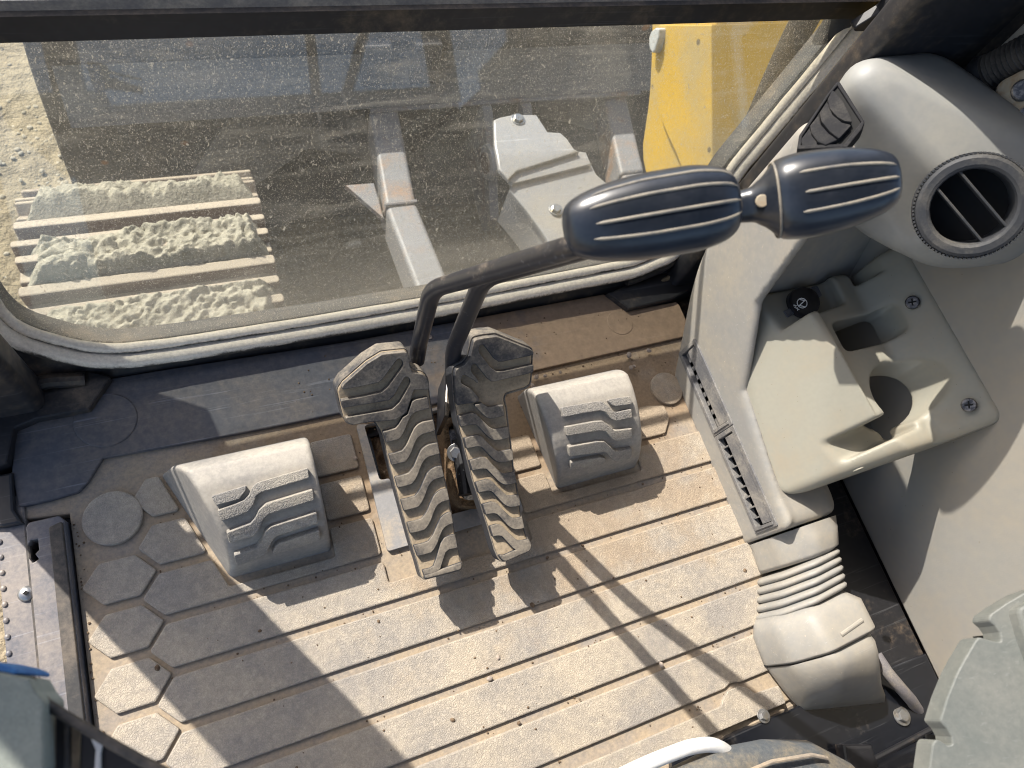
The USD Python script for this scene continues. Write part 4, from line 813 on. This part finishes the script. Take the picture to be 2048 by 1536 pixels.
def tray(x, y, z):
    v = smax(smax(.6065 - x, pl1(x, y, z), .008), pl4(x, y, z), .006)
    xr = rx0[0] + (rx1[0] - rx0[0]) * (rx0[1] - y) / (rx0[1] - rx1[1])                    # the raised ridge: the platform behind it lies lower
    plat = z - .247 + min(max(0., (x - xr) * 1.1), .019)
    v = smax(v, plat, .004)
    strip_ = smax(smax(z - (.228 + (x - .762) * 1.6), .758 - x, .010), z - .288, .006)   # the raised flange along the panel
    v = smin(v, smax(strip_, .608 - x, .01), .012)
    v = smax(v, x - .815, .004)
    v = smax(v, .046 - y, .016)
    v = smax(v, y - .295, .012)
    v = smax(v, (.090 + (x - .6) * .62) - z, .012)
    led = smax(smax(.243 + (x - .66) * .12 - y, .207 - z, .004), x - .735, .01)          # lower ledge at the front, for the socket
    v = smax(v, -led, .006)
    v = smax(v, -smax(smax(.272 - y, .762 - x, .004), x - .784, .004), .006)
    cup = smax(math.hypot(x - cup_c[0], y - cup_c[1]) - (.0375 + (z - .2) * .10), .160 - z, .030)
    chn = smax(smax(abs(y - .0815 + (x - .68) * -.10) - .0150, .632 - x, .006), x - cup_c[0], .004); chn = smax(chn, .178 - z, .008)
    v = smax(v, -smin(cup, chn, .006), .006)
    pk = smax(smax(abs(x - pcx) - .042, abs(y - pcy) - .0215, .012), .115 - z, .01)
    return smax(v, -pk, .005)
obj('tray_body', sdf(tray, (.59, .03, .08), (.822, .31, .30), .0030), 'tray_green', ct, smooth=60)
sn = np.array([-.78, 0, .62])
for a, b in ((1825, 605), (1938, 810)):
    c = at(a, b, .272)
    sc = obj('screw', disc(c + sn * -.001, sn, .0085, .004, 24, .0015), 'screw_dark', ct)
    Xs, Ys, Zs = frame(sn, (.3, 1, .2))
    obj('screw_slot', place(join(bx(-.0045, .0045, -.0009, .0009, .0, .0036), bx(-.0009, .0009, -.0045, .0045, 0.0, .0038)), c, Xs, Ys, Zs), 'dark_void', sc)
c = atY(1716, 938, .0465); obj('plug', disc(c, (0, -1, .05), .006, .0015, 20, .0006), 'tray_green', ct)
# 12 V socket cap on the front ledge
skc = at(1604, 607, .212); X, Ys, Z = frame((-.25, -.15, .95), (.1, 1, 0))
sk = thing('power_socket', 'round black twelve volt socket cap with white printing on the cup tray ledge', 'power socket', skc)
cap = obj('cap', place(prism(Point(0, 0).buffer(.0205, quad_segs=16), -.010, .010, .003), skc, X, Ys, Z), 'cap_black', sk)
kp = lambda pts: Polygon([((p - (skc + Z * .006)) @ X, (p - (skc + Z * .006)) @ Ys) for p in (onpl(a, b, skc + Z * .006, Z) for a, b in zm(pts, .078125, 1560, 540))])
obj('strap', place(prism(rnd(kp([(640, 560), (870, 400), (985, 385), (1110, 640), (900, 740), (760, 760)]), .0015), -.012, .004, .001), skc, X, Ys, Z), 'strap_rubber', sk)
obj('pull_tab', place(prism(rnd(kp([(95, 1045), (300, 950), (420, 1080), (205, 1220)]), .001), -.004, .005, .001), skc, X, Ys, Z), 'strap_rubber', sk)
zc_ = skc + Z * .0101
kq = lambda a, b: ((onpl(*zm([(a, b)], .078125, 1560, 540)[0], zc_, Z) - zc_) @ X, (onpl(*zm([(a, b)], .078125, 1560, 540)[0], zc_, Z) - zc_) @ Ys)
cc = kq(565, 848); rr_ = .5 * np.linalg.norm(np.subtract(kq(428, 848), kq(702, 848)))
ringp = Point(*cc).buffer(rr_, quad_segs=12).difference(Point(*cc).buffer(rr_ * .84, quad_segs=12))
zig = LineString([kq(472, 745), kq(632, 785), kq(497, 908), kq(640, 945)]).buffer(rr_ * .085, cap_style=2, join_style=2)
obj('symbol_print', place(join(prism(ringp, 0, .0003), prism(zig.intersection(Point(*cc).buffer(rr_ * .9)), 0, .0003)), zc_, X, Ys, Z), 'print_white', cap)
ltr = []
for ch, (a, b), rot in (('1', (385, 912), -118), ('2', (408, 962), -132), ('V', (452, 1006), -158)):
    tm = meshkit.text_mesh(ch, .0034, .0003, True); v = np.array(tm.vertices); v[:, :2] -= (v[:, :2].max(0) + v[:, :2].min(0)) / 2; t_ = math.radians(rot)
    o2 = kq(a, b); v2 = np.column_stack([v[:, 0] * math.cos(t_) - v[:, 1] * math.sin(t_) + o2[0], v[:, 0] * math.sin(t_) + v[:, 1] * math.cos(t_) + o2[1], v[:, 2]]); ltr.append(trimesh.Trimesh(v2, tm.faces, process=False))
obj('letter_print', place(join(*ltr), zc_, X, Ys, Z), 'print_white', cap, smooth=False)

# ================================================================ SIDE PANEL, RAIL, CABLE
tag(obj('side_panel', prism(Polygon([(-.62, .004), (.32, .004), (.40, .10), (.40, .66), (-.62, .66)]), -.012, .0, .003, fwall(.802)), 'panel_grey'), 'large pale grey trim panel on the right cab wall behind the cup holder', 'trim panel')
tag(obj('floor_rail', prism(sbox(.70, -.42, .7985, .10), -.02, .006, .003), 'black_steel'), 'black steel floor strip between the air duct and the side panel', 'floor strip')
tag(obj('cable', tube([at(1752, 1310, .03), at(1775, 1345, .035), at(1800, 1375, .032), at(1822, 1400, .02), at(1835, 1420, .004)], .008, 12), 'cable_grey', smooth=60), 'grey cable running behind the duct end down to the seat plate', 'cable')
# corrugated hose and tan bracket, top right
h0, h1 = atX(1965, 150, .795), atX(2120, 70, .80)
t_ = np.linspace(0, 1, 120); hp_ = h0 + (h1 - h0) * t_[:, None]; hr = .0165 + .0022 * np.cos(t_ * 2 * np.pi * 15)
ch = thing('corrugated_hose', 'black corrugated hose in the dark top right corner', 'hose', h0)
obj('hose', tube(hp_, hr, 20), 'hose_rubber', ch, smooth=60)
obj('end_cuff', tube([h0 - (h1 - h0) * .06, h0 + (h1 - h0) * .10], .0195, 22), 'hose_rubber', ch)
tbr = thing('tan_bracket', 'dirty tan bracket with two dark screws at the right edge beside the grey cowl', 'bracket', atX(2030, 200, .792))
tb = [atX(a, b, .790) for a, b in ((1995, 175), (2010, 160), (2048, 140), (2120, 130), (2140, 300), (2060, 285), (2035, 250), (2005, 215))]
obj('plate', prism(rnd(Polygon([(p[1], p[2]) for p in tb]), .006), -.012, .006, .003, fwall(.790)), 'bracket_tan', tbr)
for a, b in ((2043, 182), (2052, 235)):
    c = atX(a, b, .785); obj('screw', disc(c + np.array([.003, 0, 0]), (-.8, -.2, .5), .011, .007, 20, .002), 'screw_dark', tbr)

# ================================================================ SEAT BASE, SEAT, LEVER, CONSOLES (bottom of the picture)
sb = thing('pedestal', 'glossy black steel seat base plate with bolts at the bottom right', 'seat base', (.58, -.26, 0))
spl = P2([at(1360, 1512, .004), at(1433, 1479, .004), at(1500, 1447, .004), at(1560, 1426, .004), at(1785, 1420, .004), at(1890, 1396, .004), (.80, -.30), (.36, -.30)])
obj('base_plate', prism(sbox(.36, -.305, .7975, -.2).intersection(P2([at(1340, 1522, .004), at(1433, 1479, .004), at(1560, 1425, .004), at(1640, 1390, .004), (.80, -.205), (.80, -.31), (.34, -.31)])), -.015, .0105, .002), 'gloss_black', sb)
obj('pedestal_wall', prism(sbox(.36, -.62, .7975, -.293), -.01, .13, .004), 'gloss_black', sb)
pr_ = tube([(.36, -.290, .0125), (.66, -.290, .0125), (.7975, -.288, .0125)], .004, 8); obj('flange', pr_, 'black_steel', sb)
obj('corner_bracket', prism(P2([at(1690, 1490, .03), at(1745, 1490, .03), at(1770, 1560, .03), at(1700, 1560, .03)]), -.03, .03, .004), 'black_steel', sb)
for a, b, r in ((1803, 1432, .0085), (1527, 1432, .006)):
    obj('bolt', hexbolt(at(a, b, .0105), (0, .15, 1), r), 'bolt_zinc', sb)
tag(obj('sand_drift', lumps(.34, .58, -.215, -.185, -.004, .014, 55, 7, 60), 'mat_base', smooth=True), 'loose sand along the rear edge of the mat beside the black seat plate', 'sand', kind='stuff')
seat = thing('seat', 'dusty dark grey operator seat cushion at the bottom centre', 'seat', (.42, -.45, .1))
ks = [at(1345, 1565, .17), at(1430, 1522, .17), at(1530, 1502, .165), at(1610, 1503, .16), at(1680, 1540, .15), at(1740, 1600, .14)]
ss = Manifold.sphere(.022, 24)
seat_pts = [p + np.array([0, -.012, -.008]) for p in ks] + [np.array([.70, -.70, .14]), np.array([.10, -.70, .17]), np.array([.18, -.33, .17])] + [np.array([.3, -.35, .09]), np.array([.5, -.34, .09]), np.array([.66, -.66, .09]), np.array([.14, -.66, .09])]
obj('cushion', Manifold.batch_hull([ss.translate(tuple(map(float, p))) for p in seat_pts]).refine_to_length(.03), 'seat_grey', seat, smooth=60)
seam = [at(1480, 1540, .19), at(1540, 1515, .188), at(1620, 1502, .182), at(1650, 1508, .175)]
obj('seam', tube(np.array(seam) + [0, -.004, .0], .0022, 8), 'mat_base', seat)
tag(obj('seat_lever', tube([at(1215, 1565, .165), at(1300, 1524, .17), at(1380, 1493, .175), at(1424, 1488, .172), at(1450, 1500, .165), at(1475, 1530, .15)], .0072, 16, .02), 'lever_white', smooth=60), 'white curved seat adjusting lever beside the seat cushion', 'lever')
# right hand console
z9 = lambda pts: zm(pts, .3418, 1348, 1011)
rc_out = z9([(2300, 420), (2048, 512), (1940, 575), (1850, 638), (1842, 672), (1880, 702), (1910, 745), (1918, 800), (1870, 795), (1785, 768), (1762, 795), (1700, 900), (1655, 985), (1600, 1120), (1556, 1262), (1598, 1305), (1625, 1350), (1632, 1400), (1600, 1405), (1560, 1375), (1530, 1368), (1512, 1400), (1495, 1536), (1480, 1700), (2300, 1700)])
def rcs(x, y): return .40 + (x - .42) * .45
rc = thing('right_console', 'sage grey plastic right armrest console with notched edge at the lower right', 'console', (.5, -.16, .4))
rcp = [on(a, b, rcs, .1, .7) for a, b in rc_out]
obj('shell', prism(rnd(P2(rcp), .002), -.016, 0, .002, lambda uv, h: np.column_stack([uv, np.array([rcs(a, b) for a, b in uv]) + h])), 'sage_plastic', rc, smooth=False)
pp = [on(a, b, rcs, .1, .7) for a, b in z9([(2300, 450), (2060, 560), (1950, 610), (2000, 780), (2080, 1000), (2300, 1500)])]
obj('top_pad', prism(rnd(P2(pp), .004), -.001, .009, .004, lambda uv, h: np.column_stack([uv, np.array([rcs(a, b) for a, b in uv]) + h])), 'sage_plastic', rc, smooth=False)
for q in ([(1868, 755), (1912, 760), (1925, 810), (1890, 790)], [(1580, 1345), (1622, 1360), (1636, 1412), (1600, 1395)]):
    p = [on(a, b, lambda x, y: rcs(x, y) - .02, .1, .7) for a, b in z9(q)]
    obj('clip_slot', prism(P2(p), -.02, -.004, .001, lambda uv, h: np.column_stack([uv, np.array([rcs(a, b) - .02 for a, b in uv]) + h])), 'dark_void', rc)
obj('support_arm', bx(.56, .70, -.5, -.15, .34, .44, .012), 'sage_plastic', rc)
# left hand console, close to the lens
z6 = lambda pts: zm(pts, .1992, 0, 1230)
lz = .50
lc = thing('left_console', 'sage grey leather covered left armrest console in the lower left corner', 'console', at(60, 1450, lz))
cov = [at(a, b, lz) for a, b in z6([(-300, 540), (0, 575), (100, 600), (240, 625), (290, 632), (310, 690), (360, 770), (440, 860), (440, 1000), (430, 1120), (440, 1600), (-300, 1700)])]
obj('cover', prism(rnd(P2(cov), .002), lz - .03, lz, .004), 'sage_leather', lc, smooth=False)
obj('support_arm', bx(-.30, -.135, -.5, -.03, .43, .485, .012), 'sage_plastic', lc)
rim = [at(a, b, lz - .01) for a, b in z6([(300, 640), (330, 720), (390, 820), (480, 900), (620, 990), (800, 1100), (950, 1190), (1100, 1280), (1400, 1450), (1700, 1600)])]
obj('trim_edge', tube(rim, .0024, 10), 'rail_dust', lc, smooth=60)
bodyp = P2([at(a, b, lz - .016) for a, b in z6([(400, 860), (480, 915), (620, 1005), (800, 1115), (950, 1205), (1100, 1295), (1400, 1465), (1700, 1620), (400, 1700)])])
obj('side_face', prism(bodyp, -.012, -.0, .002, lambda uv, h: np.column_stack([uv, lz - .016 + h - (uv[:, 0] - uv[:, 0].min()) * .12])), 'frame_black', lc)
def lface(x, y): return lz - .0155 - (x - bodyp.bounds[0]) * .12
def lstrip(pts, mat_, lift=.0012, nm='trim_stripe'):
    p = [on(a, b, lface, .2, .7) for a, b in z6(pts)]
    return obj(nm, prism(P2(p), -.001, lift, .0005, lambda uv, h: np.column_stack([uv, np.array([lface(a, b) for a, b in uv]) + h])), mat_, lc)
lstrip([(450, 900), (560, 970), (560, 1600), (450, 1600)], 'bronze_trim'); lstrip([(640, 1020), (700, 1055), (710, 1600), (650, 1600)], 'rail_dust'); lstrip([(720, 1075), (815, 1130), (800, 1600), (720, 1600)], 'bronze_trim')
lstrip([(925, 1250), (1035, 1285), (1015, 1400), (1020, 1600), (955, 1600), (970, 1350)], 'tape_white', .0018, 'tape')
dl = [at(a, b, lz + .0) for a, b in z6([(-250, 440), (0, 492), (90, 525), (150, 560), (215, 603), (160, 606), (0, 572), (-250, 540)])]
tag(obj('blue_cloth', prism(rnd(P2(dl), .001), lz - .05, lz - .004, .0012), 'denim'), 'small fold of blue denim cloth behind the sage left console', 'cloth')

# ================================================================ DOOR SILL, left
ds = thing('door_sill', 'worn metal door sill with a bolt and a row of small teeth along the left edge', 'door sill', (-.255, .1, 0))
slotp = P2([at(62, 1080, .012), at(76, 1078, .012), at(78, 1100, .012), at(70, 1108, .012), at(78, 1118, .012), at(66, 1126, .012), at(55, 1112, .012), at(53, 1095, .012)])
rail_p = Polygon([(-.2215, .268), (-.2215, -.3), (-.2585, -.3), (-.2585, .270), (-.255, .274), (-.226, .274)])
obj('inner_rail', prism(rnd(rail_p, .003).difference(rnd(slotp, .001)), -.04, .012, .004), 'sill_metal', ds)
obj('raised_step', prism(rnd(Polygon([(-.2215 - .001, .266), (-.2225, -.3), (-.236, -.3), (-.236, .262)]), .002), .008, .0165, .004), 'rail_dust', ds)
obj('sill_plate', prism(Polygon([(-.2605, -.3), (-.2605, .31), (-.2895, .315), (-.2895, -.3)]), -.04, .004, .002), 'sill_metal', ds)
obj('rubber_strip', prism(Polygon([(-.2575, -.3), (-.2575, .262), (-.2625, .262), (-.2625, -.3)]), .0, .0065, .002), 'rail_dust', ds)
for k in range(16):
    obj('tooth', trimesh.Trimesh(*arr(Manifold.sphere(.0030, 12).scale((1, 1.1, .7)).translate((-.2865, .262 - k * .0172, .0045))), process=False), 'sill_metal', ds)
b1 = obj('button_bolt', trimesh.Trimesh(*arr(Manifold.sphere(.0085, 28).scale((1, 1, .62)).translate(tuple(map(float, at(53, 1187, .005))))), process=False), 'bolt_zinc', ds)
obj('socket_hole', disc(at(52, 1186, .0095), (0, 0, 1), .0028, .0012, 6), 'dark_void', b1)
obj('end_block', prism(P2([at(-40, 950, .02), at(18, 940, .02), at(22, 1015, .02), at(40, 1042, .02), at(0, 1050, .02), at(-40, 1050, .02)]), -.05, .012, .003), 'black_steel', ds)

# ================================================================ PEBBLES AND CRUMBS on the mat
PEBL = ['large tan pebble on the dark front strip of the mat, left of a smaller one', 'tan pebble on the dark front strip of the mat, nearest the air duct', 'lower left pebble of the touching pair above the right footrest', 'lower right and smaller pebble of the touching pair above the right footrest',
        'pebble at the upper left corner of the right footrest, topmost of three', 'pebble touching the right edge of the right pedal head, leftmost of three', 'small pebble above the top edge of the right footrest, rightmost of three', 'tiny pebble by itself on the front strip above the right footrest',
        'pale flake of stone beside the left lever rod foot', 'grey pebble in the lower right groove where the lever shadows cross', 'pale pebble in the groove below the pedal shadows, bigger of two', 'pale chip standing on the rib below the pedal shadows', 'brown pebble on the mat between the left footrest and the cover plate',
        'dark pebble beside the cut hexagon pad near the air duct', 'brown crumb on a rib near the bottom centre of the mat', 'brown crumb in the lowest groove at the bottom centre', 'dark crumb right of the right pedal tip', 'dark crumb just below the right pedal tip', 'dark crumb inside the shadow of the right pedal', 'dark crumb on a rib beside the bellows', 'dark clod in the corner beside the third hexagon pad', 'dark speck on the rib below the left footrest', 'tiny dark crumb in the groove below the cover plate']
pebs = [(1257, 711, 6.5), (1297, 702, 5.5), (1261, 736, 5.5), (1268, 733, 4), (1072, 755, 6), (1064, 772, 6), (1090, 752, 4), (1120, 745, 3.5), (860, 675, 4.5), (1322, 1330, 5), (979, 1357, 5), (996, 1315, 4), (710, 917, 4.5), (1325, 820, 4), (905, 1440, 4), (1037, 1446, 3.6), (1165, 1092, 3.4), (1094, 1116, 3.4), (1064, 1210, 4.5), (1489, 1141, 4), (315, 1336, 4.5), (520, 1262, 3), (757, 1243, 3)]
for k, (a, b, r) in enumerate(pebs):
    z = .0062 if b < 760 else (.0005 if (a, b) in ((1325, 820),) else .0035)
    p = at(a, b, z)
    tag(obj('pebble', rock(p, r * .00072, k + 3), 'pebble_stone' if k < 13 else 'crumb', smooth=True), PEBL[k], 'pebble', 'pebbles lying on the floor mat')
cr = []
for k in range(620):
    m_ = rng.random()
    if m_ < .4: x, y = rng.uniform(.05, .60), rng.uniform(.20, .42)
    elif m_ < .7: x, y = rng.uniform(-.2, .6), random.choice(rows) - .006 + rng.normal(0, .004)
    elif m_ < .8: x, y = -.2165 + abs(rng.normal(0, .004)), rng.uniform(-.17, .27)
    else: x, y = rng.uniform(-.1, .6), rng.uniform(-.18, .2)
    z = .006 if y > .335 else (.0005 if m_ < .8 else .0045)
    t_ = trimesh.creation.icosphere(1, 1.0) if False else trimesh.creation.icosahedron()
    v = np.array(t_.vertices) * rng.uniform(.6, 1.2, 3) * rng.uniform(.0005, .0017); cr.append(trimesh.Trimesh(v + [x, y, z], t_.faces, process=False))
tag(obj('dirt_crumbs', join(*cr), 'crumb', smooth=False), 'tiny dark dirt crumbs strewn over the floor mat', 'dirt', kind='stuff')
